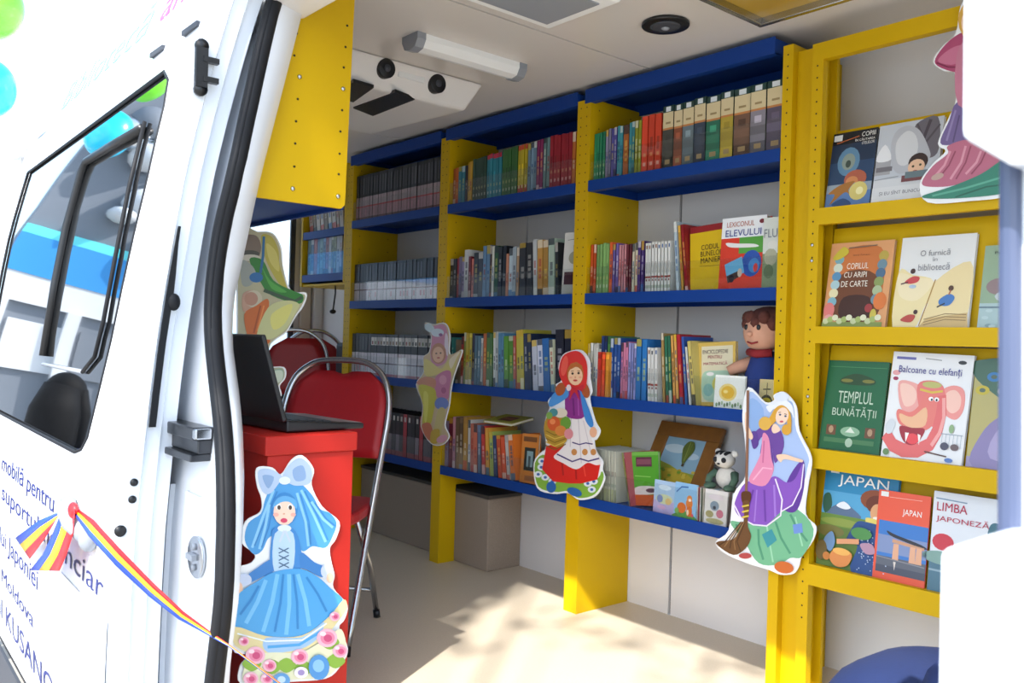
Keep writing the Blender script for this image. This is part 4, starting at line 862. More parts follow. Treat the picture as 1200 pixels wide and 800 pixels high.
def hoodgirl(p):
    p.blob([(8,600),(60,560),(110,660),(300,680),(338,640),(345,680),(305,752),(225,772),(170,738),(110,742),(25,715)],'#7fae3c')
    for x, y in ((40,620),(25,655),(60,670),(95,690),(270,700),(300,690),(290,730),(45,590)): p.ell(x,y,20,16,'#dfe6ec'); p.ell(x,y,8,7,'#3a66b0')
    p.poly([(66,515),(140,500),(335,590),(318,680),(240,700),(180,700),(100,690),(45,630)],'#d4261c'); p.ell(90,718,24,28,'#2a63a8'); p.ell(205,742,38,20,'#2a63a8',20)
    p.blob([(75,520),(130,530),(300,620),(285,668),(235,670),(200,692),(165,670),(120,668),(60,600)],'#d4261c'); p.line([(140,560),(150,660)],8,'#a81a16'); p.line([(210,600),(215,680)],8,'#a81a16'); p.line([(250,610),(260,665)],6,'#e8503c')
    p.blob([(165,370),(255,370),(290,480),(335,590),(315,610),(270,598),(215,630),(150,600),(103,570),(140,530),(180,470)],'#e9e3e2'); p.line([(190,380),(185,520)],5,'#cfc8cc'); p.line([(225,380),(240,600)],5,'#cfc8cc'); p.line([(250,390),(290,560)],4,'#cfc8cc')
    p.line([(195,497),(230,508),(262,500),(296,506)],6,'#4a3a78'); p.line([(120,555),(155,572),(195,592),(235,578),(275,590),(328,576)],7,'#4a3a78')
    for x in (205, 258, 300): p.ell(x,545,14,16,'#c88a4c')
    p.blob([(170,245),(240,250),(256,370),(175,374),(160,320)],'#8a2f86'); p.line([(200,280),(205,365)],8,'#6c2070'); p.line([(225,280),(228,365)],6,'#a850a4')
    p.blob([(168,228),(110,250),(80,300),(92,322),(150,292),(178,265)],'#4a90d4'); p.blob([(235,240),(262,290),(300,400),(285,422),(255,370)],'#3f84cc'); p.ell(300,447,18,26,'#e8b08c')
    p.ell(120,430,64,92,'#b18a2a'); 
    for k in range(5): p.line([(66,440+18*k),(110,462+18*k),(165,450+14*k)],5,'#d8b850' if k % 2 else '#7f6218')
    p.ell(105,405,32,36,'#d05a28'); p.ell(100,395,14,14,'#e88a50'); p.ell(165,402,26,32,'#6a9a38'); p.ell(140,440,28,26,'#d8843c'); p.ell(140,352,34,24,'#e0d4c0'); p.ell(105,350,22,20,'#4a8a90'); p.ell(180,455,22,26,'#d88a90'); p.ell(85,365,16,18,'#7aa04a')
    p.ell(140,235,24,34,'#a85428',20); p.ell(262,240,20,40,'#a85428',-15)
    p.blob([(200,48),(240,55),(268,100),(272,170),(262,230),(240,225),(180,230),(155,210),(132,150),(150,75)],'#d8302a'); p.ell(160,120,16,50,'#e85a48',10)
    p.ell(213,160,42,56,'#b8682c'); p.ell(214,170,36,46,'#f0c69e'); p.poly([(180,140),(190,110),(220,100),(248,120),(250,150),(235,128),(214,125),(195,135)],'#b8682c')
    p.ell(200,158,6,6,'#3a2a22'); p.ell(230,156,6,6,'#3a2a22'); p.line([(192,147),(206,145)],3,'#7a4a28'); p.line([(224,144),(238,146)],3,'#7a4a28'); p.ell(214,176,4,5,'#d89a78'); p.ell(214,192,11,5,'#c84a44'); p.ell(192,178,7,5,'#eaa88c'); p.ell(238,176,7,5,'#eaa88c')
    p.blob([(180,215),(215,228),(255,212),(250,245),(225,240),(235,290),(210,250),(185,290),(190,245)],'#c42a34'); p.ell(182,228,12,16,'#e8d8d8')
cutout('cutout_figure', 'cardboard cut-out girl in red hood with a fruit basket', (625, 400), 4.211,
    [(200,42),(245,48),(278,100),(280,180),(290,245),(278,285),(305,390),(330,440),(312,482),(300,490),(312,545),(343,590),(340,630),(352,680),(310,760),(230,782),(170,748),(100,752),(18,722),(2,600),(40,545),(62,520),(55,400),(80,325),(72,292),(118,240),(110,212),(138,190),(124,130),(145,66)], hoodgirl, 'Y', 2.478)
def broomgirl(p):
    p.blob([(135,30),(200,82),(245,78),(300,68),(315,105),(325,190),(370,285),(372,330),(330,420),(150,420),(128,300),(122,150)],'#a9c0e8'); p.blob([(136,60),(190,100),(180,200),(140,200)],'#8fb0e0')
    p.blob([(55,560),(130,560),(300,500),(395,590),(350,700),(300,708),(250,735),(170,728),(112,640)],'#72b48c')
    for a, b in (((170,590),(190,715)),((240,560),(300,690)),((300,530),(370,640)),((80,570),(110,630))): p.line([a, ((a[0]+b[0])/2-8, (a[1]+b[1])/2), b],9,'#4f9474')
    p.line([(205,580),(230,725)],7,'#98d0ac'); p.line([(320,540),(350,660)],7,'#98d0ac')
    p.poly([(185,612),(225,590),(246,635),(208,666)],'#3c929c'); p.poly([(310,572),(348,566),(352,604),(316,610)],'#6d8fd0')
    p.blob([(300,370),(355,310),(356,420),(330,510),(290,520),(262,480)],'#5f3a95')
    p.blob([(120,400),(200,390),(240,375),(285,400),(320,385),(352,325),(340,430),(300,500),(262,520),(200,575),(140,570),(85,530),(75,480)],'#8656ba'); p.line([(150,430),(120,550)],8,'#6a3f9e'); p.line([(195,430),(200,560)],8,'#6a3f9e'); p.line([(235,410),(240,540)],8,'#a078d0'); p.line([(165,430),(155,560)],6,'#a078d0')
    p.line([(72,490),(100,545),(150,572),(205,577),(262,535),(268,470),(240,385)],6,'#e8e0f0'); p.line([(262,520),(310,492),(345,420),(356,325)],5,'#e8e0f0')
    p.blob([(160,192),(215,165),(262,188),(275,255),(240,322),(228,260),(232,350),(180,300),(188,215),(160,250),(148,240)],'#6c4a9a'); p.blob([(140,200),(165,195),(172,245),(150,262)],'#5f4290')
    p.blob([(190,200),(214,220),(224,300),(234,350),(200,412),(145,405),(135,380),(165,320),(182,275)],'#e08cae'); p.line([(150,390),(190,340),(228,345)],6,'#f0b0c8'); p.line([(195,230),(190,320)],6,'#c86c94')
    p.blob([(225,180),(240,160),(262,186),(235,200)],'#f2d2b8'); p.blob([(245,290),(280,285),(320,298),(352,308),(345,318),(280,305),(262,318)],'#f0cdb0'); p.blob([(118,120),(130,115),(128,160),(150,210),(140,225),(120,190)],'#f0cdb0')
    p.line([(129,25),(127,240),(122,445)],11,'#8a6450'); p.blob([(104,440),(140,440),(138,480),(108,485)],'#5a3820'); p.blob([(108,480),(136,482),(128,570),(142,620),(120,668),(70,695),(5,655),(10,640),(70,630),(105,580),(114,530)],'#6b4a2c')
    for k in range(5): p.line([(118-4*k,560),(85-12*k,640),(100-22*k,680-6*k)],4,'#94704a' if k % 2 else '#4a301a')
    for k in range(3): p.line([(106,498+22*k),(134,492+22*k)],7,'#d8c04c')
    p.blob([(205,90),(240,80),(270,60),(310,85),(318,140),(300,110),(240,100),(220,115)],'#eaeef6'); p.ell(268,52,30,18,'#dde4f2')
    p.blob([(240,100),(270,85),(300,110),(308,160),(300,200),(282,200),(290,150),(262,110),(245,150),(200,185),(180,165),(215,140)],'#d8a23c'); p.ell(200,160,26,28,'#dcae50'); p.ell(288,185,20,22,'#d8a23c')
    p.ell(270,130,26,36,'#f4d6c0',15); p.ell(262,124,5,4,'#3a4a6a'); p.ell(284,130,5,4,'#3a4a6a'); p.ell(268,152,8,4,'#c85060'); p.line([(255,115),(266,114)],3,'#8a5a30'); p.line([(279,120),(290,123)],3,'#8a5a30')
    p.ell(278,745,40,24,'#c9682e',10); p.ell(120,698,26,12,'#b04a4a')
cutout('cutout_figure', 'cardboard cut-out young woman in purple and green dress holding a broom', (840, 450), 3.478,
    [(128,12),(195,72),(232,66),(232,44),(270,30),(304,58),(326,100),(336,190),(380,280),(386,330),(370,420),(362,530),(404,580),(390,640),(345,702),(334,742),(312,772),(260,776),(210,756),(120,728),(30,688),(-4,642),(48,594),(68,450),(118,370),(114,230),(104,120)], broomgirl, 'Y', 2.472)
def bluegirl(p):                               # blue hooded cape, blue gown, flowers
    p.blob([(130,140),(150,110),(190,92),(240,105),(285,150),(310,195),(345,210),(368,245),(355,290),(330,330),(285,325),(250,342),(210,300),(140,290),(110,340),(80,352),(50,305),(62,245),(105,212),(118,170)],'#4e9cd8')
    for a, b, c in (((150,130),(110,230),(75,330)),((135,180),(120,260),(100,335)),((245,130),(290,220),(330,310)),((230,140),(260,240),(270,325)),((280,170),(320,230),(355,260))):
        p.line([a, b, c],9,'#8cc8ee'); p.line([(a[0]+12,a[1]+4),(b[0]+12,b[1]),(c[0]+8,c[1]-6)],5,'#3a82c4')
    p.blob([(98,62),(140,58),(180,85),(168,105),(140,140),(115,140),(98,105)],'#b4c8e4'); p.blob([(178,85),(210,35),(245,20),(280,55),(275,105),(230,115),(200,105)],'#b4c8e4'); p.blob([(110,80),(150,85),(130,125)],'#8aa8d0'); p.blob([(215,60),(250,45),(260,90),(225,98)],'#8aa8d0'); p.ell(187,97,20,14,'#dde8f4')
    p.ell(187,196,46,58,'#3a86c8'); p.ell(186,205,38,47,'#f6d5c0'); p.blob([(146,190),(160,160),(190,150),(225,165),(228,195),(205,172),(175,172)],'#62aade')
    p.ell(166,188,9,10,'#f8f8f8'); p.ell(206,188,9,10,'#f8f8f8'); p.ell(167,190,6,8,'#4a3a34'); p.ell(206,190,6,8,'#4a3a34'); p.ell(184,212,4,3,'#e0a890'); p.ell(184,235,12,8,'#d84a6a'); p.ell(156,215,10,7,'#f0b4a4'); p.ell(216,215,9,7,'#f0b4a4')
    p.blob([(150,262),(215,262),(242,330),(240,405),(150,412),(135,380),(140,300)],'#4288cc'); p.blob([(140,370),(90,400),(55,428),(60,452),(110,430),(145,415)],'#3d7fc4'); p.blob([(243,345),(290,380),(328,398),(318,432),(262,405),(240,395)],'#3d7fc4')
    p.blob([(152,280),(216,280),(212,410),(150,412)],'#b8d4ee'); p.ell(185,262,24,12,'#dce8f4'); p.line([(185,270),(168,310)],7,'#c8d4e8'); p.line([(188,270),(205,310)],7,'#c8d4e8')
    for k in range(3): p.line([(165,330+25*k),(200,348+25*k)],4,'#4a6a8a'); p.line([(200,330+25*k),(165,348+25*k)],4,'#4a6a8a')
    p.ell(45,440,26,22,'#c4d0e8'); p.ell(28,470,12,22,'#ecc4a8'); p.ell(332,410,22,26,'#c4d0e8'); p.ell(342,432,12,18,'#ecc4a8')
    p.blob([(150,412),(240,402),(300,430),(345,470),(388,515),(335,570),(245,632),(120,634),(14,602),(18,500),(90,445)],'#4ba0dc')
    for a, b in (((160,420),(110,620)),((200,420),(190,630)),((230,420),(270,600)),((120,440),(50,590))): p.line([a, ((a[0]+b[0])/2+6,(a[1]+b[1])/2), b],14,'#74bcea')
    for a, b in (((180,420),(150,620)),((215,420),(230,610)),((260,430),(330,550)),((95,460),(30,560))): p.line([a, ((a[0]+b[0])/2+5,(a[1]+b[1])/2), b],8,'#2f82c4')
    p.blob([(14,602),(120,634),(245,632),(335,570),(388,508),(400,535),(375,575),(320,640),(235,690),(110,705),(12,665)],'#dccf9c'); p.blob([(120,640),(245,638),(320,585),(300,640),(235,680),(125,690)],'#9cc0e4'); p.line([(125,672),(235,664),(310,618)],10,'#4ba0dc'); p.line([(20,625),(120,652),(245,648),(330,590)],5,'#e8f0f4')
    p.blob([(60,700),(150,690),(240,690),(330,640),(380,610),(398,680),(375,730),(325,775),(200,785),(150,798),(45,795),(45,740)],'#dfe0c0')
    for x, y in ((140,740),(340,655),(70,730),(250,745),(360,720),(190,735)): p.blob([(x-34,y),(x,y-26),(x+34,y),(x,y+26)],'#86b040')
    for x, y, r in ((82,700,34),(330,640,36),(235,705,30),(375,685,26),(130,735,24),(65,780,26),(355,565,18),(120,780,22),(40,650,18)): p.ell(x,y,r,r*.9,'#eab4c8'); p.ell(x+2,y,r*.7,r*.62,'#e084a4'); p.ell(x+3,y+1,r*.4,r*.36,'#c84a7c'); p.ell(x-r*.4,y-r*.4,r*.3,r*.22,'#f4d8e0')
    p.ell(300,740,36,44,'#4a90d0'); p.ell(298,735,20,22,'#86bcec'); p.ell(170,785,30,26,'#5a98d0'); p.ell(170,782,14,12,'#b8d4ee'); p.ell(238,758,24,20,'#e8e4f0'); p.ell(238,758,12,10,'#9a8ac0')
cutout('cutout_figure', 'large cardboard cut-out girl in blue gown with white bow, stuck on the red desk', (270, 530), 2.96,
    [(92,54),(145,52),(176,76),(212,26),(250,10),(290,58),(282,112),(318,186),(378,240),(366,300),(345,332),(352,385),(362,425),(358,470),(406,528),(396,580),(378,608),(408,680),(386,735),(332,784),(200,796),(150,806),(36,802),(34,740),(62,702),(4,672),(6,430),(74,382),(84,352),(40,312),(52,240),(104,206),(108,160),(92,112)], bluegirl, 'X', -2.143)
def haregirl(p):
    p.blob([(95,46),(150,56),(220,50),(248,120),(248,240),(320,214),(314,262),(272,382),(254,470),(244,560),(218,680),(244,752),(202,802),(132,792),(73,690),(83,560),(44,430),(90,350),(87,260),(126,222),(136,120)],'#cdb790')
    p.blob([(100,50),(150,62),(215,55),(240,120),(240,240),(215,300),(150,310),(130,230),(140,120)],'#c98aa4'); p.ell(125,75,34,24,'#c3d4d8',35); p.ell(175,105,40,26,'#cdd8e0'); p.ell(195,118,12,10,'#8a5a8c'); p.blob([(225,110),(242,140),(240,250),(220,200)],'#e0d4dc')
    p.ell(182,235,48,66,'#b98468'); p.ell(180,242,36,50,'#e2b898'); p.ell(168,235,6,5,'#5a4038'); p.ell(195,232,6,5,'#5a4038'); p.ell(182,262,10,5,'#b8605a')
    p.blob([(95,270),(140,290),(200,330),(250,270),(318,220),(300,270),(268,375),(200,360),(120,380),(92,350)],'#d6c878'); p.blob([(250,275),(315,222),(295,265),(262,330)],'#e4d6b8')
    p.blob([(170,375),(230,340),(262,360),(250,460),(240,520),(180,515),(155,430)],'#c4789a'); p.ell(210,400,24,30,'#d898b0'); p.ell(215,465,16,20,'#a85a80')
    p.blob([(100,380),(165,400),(150,460),(60,430),(50,410)],'#c98a6c'); p.blob([(60,435),(150,450),(168,500),(150,610),(130,680),(85,680),(88,560)],'#c8c038'); p.blob([(90,480),(120,500),(110,650),(95,650)],'#dcd660')
    p.ell(203,548,44,40,'#6c80c0'); p.blob([(185,580),(225,585),(210,680),(190,760),(150,760),(160,680)],'#c8b878'); p.blob([(80,680),(130,670),(150,740),(135,780),(100,750)],'#c4704c'); p.blob([(140,720),(190,710),(180,790),(135,790)],'#c0a030'); p.ell(205,768,36,22,'#d49aa8',-25)
cutout('cutout_figure', 'pastel cardboard cut-out girl in a pink eared cap on the middle upright', (480, 370), 5.333,
    [(92,42),(150,52),(222,46),(252,120),(252,240),(326,210),(318,262),(276,382),(258,470),(248,560),(222,680),(248,752),(204,806),(130,796),(70,690),(80,560),(40,430),(86,350),(84,260),(122,222),(132,120)], haregirl, 'Y', 2.478)
def skirtgirl(p):
    p.blob([(118,240),(150,185),(200,140),(260,120),(300,180),(280,270),(220,285),(150,268)],'#a8466c'); p.blob([(130,238),(180,190),(230,180),(200,250)],'#c4708e'); p.line([(125,245),(170,262),(220,262)],6,'#7c2448')
    p.blob([(140,558),(175,470),(205,400),(300,380),(340,480),(300,560),(200,565)],'#6c5a8c'); p.line([(165,550),(200,430)],8,'#8a7aa8'); p.line([(190,555),(215,450)],6,'#54446c')
    p.blob([(215,180),(330,180),(350,400),(210,410)],'#c07890'); p.ell(270,80,60,80,'#d8a848'); p.ell(262,90,40,55,'#f0cdb0')
    p.blob([(68,715),(110,650),(170,600),(170,570),(250,545),(360,560),(400,620),(300,680),(200,722),(110,730)],'#b4647c')
    for a, b in (((180,590),(110,700)),((240,570),(180,700)),((300,590),(240,680))): p.line([a, ((a[0]+b[0])/2+12,(a[1]+b[1])/2), b],9,'#d090a0'); p.line([(a[0]+20,a[1]),((a[0]+b[0])/2+30,(a[1]+b[1])/2),(b[0]+22,b[1])],6,'#8c4258')
    p.ell(130,690,26,12,'#b89a90',-20); p.blob([(72,765),(180,730),(300,680),(400,620),(420,700),(395,752),(250,772),(110,776)],'#2f7c66'); p.line([(110,765),(240,735),(390,690)],8,'#56a088'); p.line([(200,770),(320,730),(400,720)],6,'#1f5c4a')
cutout('cutout_figure', 'cardboard cut-out figure in rose and green skirt, half hidden by the white pillar', (1060, 0), 3.333,
    [(112,240),(150,178),(200,130),(220,20),(270,-20),(330,20),(340,150),(370,380),(420,610),(430,710),(400,765),(250,785),(90,790),(60,715),(110,640),(160,590),(130,560),(170,465),(200,392),(200,290),(150,275)], skirtgirl, 'Y', 2.486)
def fairy(p):                                  # px coordinates
    p.blob([(281,273),(302,272),(319,274),(328,290),(331,312),(339,341),(357,345),(354,357),(345,371),(335,388),(321,398),(315,407),(313,429),(331,431),(333,442),(326,452),(328,463),(318,475),(304,480),(281,480),(279,380)],'#b4b090')
    p.blob([(306,276),(318,277),(326,292),(328,312),(338,345),(322,325),(310,300)],'#b3a948'); p.blob([(312,285),(324,296),(327,318),(316,306)],'#c9c068')
    p.blob([(284,278),(300,276),(306,290),(300,305),(284,303)],'#7a6a5c'); p.ell(292,297,12,4,'#4a4a40'); p.ell(293,302,12,4,'#c8c4b4')
    p.blob([(292,304),(308,305),(320,328),(342,340),(355,346),(350,356),(318,346),(306,332)],'#2f7c30'); p.blob([(306,310),(316,328),(336,342),(318,338)],'#4fa044')
    p.line([(309,340),(325,346),(345,353),(354,348)],4,'#38503c'); p.blob([(283,305),(296,312),(300,325),(292,335),(283,332)],'#9aa098'); p.ell(300,325,8,6,'#2a6ca8'); p.line([(309,277),(308,300),(305,320)],3,'#2a6a9a')
    p.blob([(284,345),(295,340),(302,345),(298,358),(285,365)],'#c09a84'); p.ell(297,350,10,10,'#c8c0a8'); p.ell(294,350,8,8,'#b88a74')
    p.blob([(286,368),(300,358),(313,350),(314,362),(302,388),(300,398),(316,398),(312,404),(296,410),(290,395)],'#c8682a'); p.line([(305,358),(297,390)],2,'#a04a1c'); p.line([(309,358),(301,388)],1.6,'#e08a44')
    p.blob([(301,390),(314,360),(334,352),(350,356),(345,368),(335,385),(320,396),(308,397)],'#c6c890'); p.blob([(318,368),(342,356),(334,378),(320,386)],'#d8d478')
    p.blob([(297,425),(316,433),(330,432),(332,442),(324,452),(327,462),(318,472),(306,477),(300,455)],'#8fa890'); p.line([(304,435),(318,445)],2,'#5a7a64'); p.line([(306,450),(320,460)],2,'#5a7a64'); p.blob([(318,436),(330,434),(330,445),(322,448)],'#c8d4c0'); p.blob([(298,398),(312,402),(308,430),(298,428)],'#c07840')
cutout('cutout_figure', 'tall cardboard cut-out in green, orange and yellow behind the open laptop', (0, 0), 1,
    [(280,272),(302,271),(320,273),(330,290),(332,312),(341,340),(359,343),(356,358),(346,372),(336,389),(322,399),(316,407),(314,428),(333,430),(335,442),(328,452),(330,463),(320,476),(304,482),(280,482),(278,380)], fairy, 'X', -2.75)

# ------------------------------------------------------------------ desk, laptop, chairs
dk_ = empty('desk', (-2.4, 1.06, 0)); tag(dk_, 'tall red desk with a thick top standing by the door opening', 'desk'); P = At(dk_)
P(box(-2.70, -2.15, 1.0, 1.258, 0, .776), 'cabinet_body', M_RED, bevel=.003)
P(box(-2.73, -2.142, .99, 1.266, .776, .828), 'desk_top', M_RED, bevel=.004)
lp = empty('laptop', (-2.36, 1.18, .8285)); tag(lp, 'open black laptop on the red desk', 'laptop'); lp.rotation_euler = (0, 0, R_(3))
b = MB(); b.prism([(-.17,-.12,.004),(.17,-.12,.004),(.17,-.12,.03),(-.17,-.12,.03)], (0,.25,0)); 
base = MB(); base.add([(-.17,-.12,.002),(.17,-.12,.002),(.17,.13,.002),(-.17,.13,.002),(-.17,-.12,.034),(.17,-.12,.034),(.17,.13,.018),(-.17,.13,.018)], [(3,2,1,0),(4,5,6,7),(0,1,5,4),(1,2,6,5),(2,3,7,6),(3,0,4,7)])
base = base.build('base', M_BLK, lp, bevel=.005)
q = MB()
for i in range(5):
    for j in range(12): x0 = -.15+.025*j; y0 = -.09+.025*i; zz_ = .034-.064*(y0+.12)+.0005; q.box(x0, x0+.021, y0, y0+.021, zz_-.002, zz_+.0015)
q = q.build('keyboard', mat('key_black', '#23252a', .5), base); q['kind'] = 'stuff'
MB().add([(-.165,.045,.0245),(.165,.045,.0245),(.165,.127,.0192),(-.165,.127,.0192)], [(0,1,2,3)]).build('palm_rest', mat('silver_grey', '#8d9095', .3, .6), base)
scn = MB().box(-.17, .17, -.014, 0, 0, .245).build('screen', M_BLK, lp, bevel=.004); scn.location = (0, -.118, .034); scn.rotation_euler = (R_(17), 0, 0)
box(-.155, .155, .0003, .0012, .02, .23).build('display', mat('display_black', '#0a0b0e', .1), scn)

def chair_parts(root, tip=0):
    """folding chair facing -Y, origin on floor at centre"""
    wv = .21
    def side_path(s):
        return [Vector((s*wv, -.21, .012)), Vector((s*wv, .02, .45)), Vector((s*wv, .13, .66)), Vector((s*(wv+.004), .19, .82)), Vector((s*(wv-.02), .22, .92)), Vector((s*(wv-.07), .24, .975)), Vector((s*.07, .25, 1.0))]
    pth = side_path(-1)+side_path(1)[::-1]
    MB().tube(curve(pth, 4), .0125, 10).build('back_frame', M_CHR, root)
    for s in (-1, 1):
        MB().tube([(s*(wv-.03), .22, .012), (s*(wv-.03), .12, .22), (s*(wv-.03), -.06, .44)], .011, 10).build('leg', M_CHR, root)
        MB().tube([(s*wv, -.21, .0), (s*wv, -.205, .03)], .015, 8).build('foot_cap', M_BLK, root)
        MB().tube([(s*(wv-.03), .222, .0), (s*(wv-.03), .21, .03)], .014, 8).build('foot_cap', M_BLK, root)
    MB().tube([(-wv+.03, .17, .12), (wv-.03, .17, .12)], .008, 8).build('stretcher', M_CHR, root)
    rws = []
    for i in range(9):
        v = i/8; z = .64+.32*v; y = .122+.13*v-.012
        hw = wv-.012 if v < .55 else (wv-.012)*math.sqrt(max(.02, 1-((v-.55)/.52)**2.6))
        rws.append([(hw*(2*j/12-1), y-.018*(1-(2*j/12-1)**2)*-1, z-(.012*(.5+.5*math.cos(math.pi*min(1, abs(2*j/12-1)/.45))) if i == 8 else 0)) for j in range(13)])
    MB().grid(rws).build('backrest', M_REDF, root, solid=.02)
    st = MB(); pts = smooth([(-.19,-.2),(0,-.225),(.19,-.2),(.2,0),(.17,.17),(0,.19),(-.17,.17),(-.2,0)], 4)
    st.prism([(x, y, .435-.05*(y)*.3) for x, y in pts], (0, 0, .045)); st.build('seat', M_REDF, root, bevel=.012)
    MB().tube([(-.19, -.17, .425), (.19, -.17, .425)], .01, 8).build('seat_rail', M_CHR, root)
ch = empty('folding_chair', (-2.905, 1.545, 0)); tag(ch, 'red folding chair with grey tube frame behind the red desk', 'chair', 'red folding chairs')
chair_parts(ch); ch.rotation_euler = (0, 0, math.atan2(.65, .76)+.0)
for k, (x, y, rz, lab) in enumerate(((-4.80, 2.40, 1.25, 'pale-lit red folding chair folded against the rear wall, left of two'), (-4.95, 2.60, 1.25, 'dark red folding chair folded against the rear wall, right of two'))):
    fc = empty('folding_chair', (x, y, 0)); fc.rotation_euler = (0, 0, rz); tag(fc, lab, 'chair', 'red folding chairs')
    pth = [(-.19,0,.012),(-.2,.02,.4),(-.2,.04,.85),(-.17,.05,1.03),(-.09,.055,1.11),(0,.057,1.13),(.09,.055,1.11),(.17,.05,1.03),(.2,.04,.85),(.2,.02,.4),(.19,0,.012)]
    MB().tube(curve(pth, 4), .012, 8).build('back_frame', M_CHR, fc)
    rws = []
    for i in range(8):
        v = i/7; hw = .185*math.sqrt(max(.03, 1-max(0, (v-.4)/.62)**2.4)); rws.append([(hw*(2*j/8-1), .03+.03*v, .74+.34*v) for j in range(9)])
    MB().grid(rws).build('backrest', M_REDF, fc, solid=.02)
    MB().prism([(x_, -.03, z_) for x_, z_ in smooth([(-.18,.3),(.18,.3),(.2,.5),(.15,.68),(-.15,.68),(-.2,.5)], 3)], (0, .035, 0)).build('seat', M_REDF, fc, bevel=.008)
    for s in (-1, 1): MB().tube([(s*.16,.03,.012),(s*.16,.02,.4),(s*.16,0,.5)], .01, 8).build('leg', M_CHR, fc)
bgc = box(-4.66, -4.50, 2.58, 2.78, 0, 1.06).build('black_case', M_DGR, bevel=.02); tag(bgc, 'dark grey case standing between the folded chairs and the shelving', 'case')
cb = empty('hanging_cable', (-4.62, 2.55, 1.40)); tag(cb, 'black cable with a hook hanging under the small wall shelf', 'cable'); P = At(cb)
a = onY(393, 334, 2.55); b_ = onY(390, 365, 2.55)
P(MB().tube([a+Vector((0,0,.012)), a+Vector((.003,0,-.05)), b_], .005, 8), 'cord', M_BLK); P(MB().ball(b_, .02, .02, .014), 'plug', M_BLK)

# ------------------------------------------------------------------ wheel arch cover, blue seat
wa = empty('wheel_arch_cover', (-3.8, 2.7, 0)); tag(wa, 'beige carpeted wheel-arch box with dark top under the lowest shelf', 'box'); P = At(wa)
P(box(-4.35, -3.18, 2.60, WY-.002, 0, .345), 'carpet_sides', M_CPT, bevel=.006)
P(box(-4.35, -3.175, 2.595, WY-.002, .345, .362), 'top_board', M_CPD, bevel=.003)
bs_ = empty('seat', (-.8, 1.85, 0)); tag(bs_, 'navy blue upholstered passenger seat at the lower right', 'seat'); P = At(bs_)
cu = MB(); n_ = 28; rr_ = []
for i in range(13):                            # rounded cushion, superellipse section
    th = math.pi*i/12; cz = math.cos(th); sz = math.sin(th)
    f_ = lambda v, e: math.copysign(abs(v)**e, v)
    rr_.append([(-.71+.28*f_(sz, .7)*f_(math.cos(2*math.pi*j/n_), .75), 1.87+.26*f_(sz, .7)*f_(math.sin(2*math.pi*j/n_), .75), .33+.125*f_(cz, .75)) for j in range(n_+1)])
cu.grid(rr_); P(cu, 'cushion', M_NAVY)
bo_ = MB(); bo_.tube([(-.68,1.66,.45),(-.675,1.70,.455),(-.67,1.87,.455),(-.675,2.04,.455),(-.68,2.08,.45)], [.03,.07,.075,.07,.03], 18); P(bo_, 'bolster', M_NAVY)
P(box(-.93, -.5, 1.66, 2.08, 0, .25), 'pedestal', M_DGR, bevel=.01)

# ------------------------------------------------------------------ ceiling fittings
ac = empty('air_conditioner', (-3.1, 1.85, CEZ)); tag(ac, 'white roof air-conditioning unit with round black vents', 'air conditioner'); P = At(ac)
z0, z1 = 2.02, CEZ-.001
A = MB(); A.add([(-2.80,1.50,z1),(-2.80,2.20,z1),(-3.62,2.20,z1),(-3.62,1.50,z1),(-2.86,1.55,z0+.02),(-2.86,2.15,z0+.02),(-3.55,2.12,z0+.03),(-3.55,1.55,z0+.03)], [(0,1,2,3),(7,6,5,4),(0,4,5,1),(1,5,6,2),(2,6,7,3),(3,7,4,0)])
P(A, 'housing', mat('unit_plastic', '#e6e4e2', .4), bevel=.012)
for px, py in ((452,77),(512,95)):
    p_ = onX(px, py+2, -2.818); v = P(MB().cyl(p_-Vector((.05,0,0)), p_+Vector((.012,0,-.005)), .037, 24), 'vent', M_BLK, bevel=.003)
    MB().cyl(p_-Vector(ac.location)+Vector((.012,0,-.005)), p_-Vector(ac.location)+Vector((.016,0,-.006)), .014, 12).build('vent_hub', M_DGR, v)
p_ = onX(482, 86, -2.823); P(MB().box(p_.x-.004, p_.x+.006, p_.y-.06, p_.y+.06, p_.z-.026, p_.z+.022), 'control_panel', M_DIFF, bevel=.004)
for pts in (((414,127),(437,136),(486,117),(463,108)), ((390,112),(414,120),(438,103),(414,96))):
    qs = [onZ(a, b, z0+.018) for a, b in pts]; P(MB().prism(qs, (0,0,.012)), 'grille', M_BLK)
tl = empty('tube_light', (-2.52, 1.9, CEZ)); tag(tl, 'white fluorescent tube light fitting on the ceiling', 'light'); P = At(tl)
tb = MB(); sec = [(-.045,0),(-.045,-.02),(-.03,-.045),(0,-.052),(.03,-.045),(.045,-.02),(.045,0)]
P(MB().prism([(-2.53+a, 1.69, CEZ-.0005+b) for a, b in sec], (0, .43, 0)), 'diffuser', M_DIFF)
for y in (1.655, 2.12): P(MB().prism([(-2.53+a*1.08, y, CEZ-.0005+b*1.08) for a, b in sec], (0, .035, 0)), 'end_cap', M_GRY)
sp_ = onZ(780, 27, CEZ); spk = empty('ceiling_speaker', sp_); tag(spk, 'round black loudspeaker set in the white ceiling', 'speaker')
MB().cyl((0,0,-.012), (0,0,-.0005), .078, 32).build('rim', M_BLK, spk, bevel=.004)
MB().ball((0,0,-.012), .05, .05, .006, 20, 6).build('cone', M_DGR, spk); MB().ball((0,0,-.016), .014, .014, .008).build('dust_cap', M_GRY, spk)
hl = empty('roof_hatch', (-1.93, 1.78, CEZ)); tag(hl, 'white framed ceiling hatch with dark edge beyond the tube light', 'hatch'); P = At(hl)
P(box(-2.10, -1.72, 1.50, 1.915, CEZ-.012, CEZ-.0005), 'gasket', M_BLK)
P(box(-2.07, -1.75, 1.48, 1.885, CEZ-.045, CEZ-.012), 'lid', M_DIFF, bevel=.012)
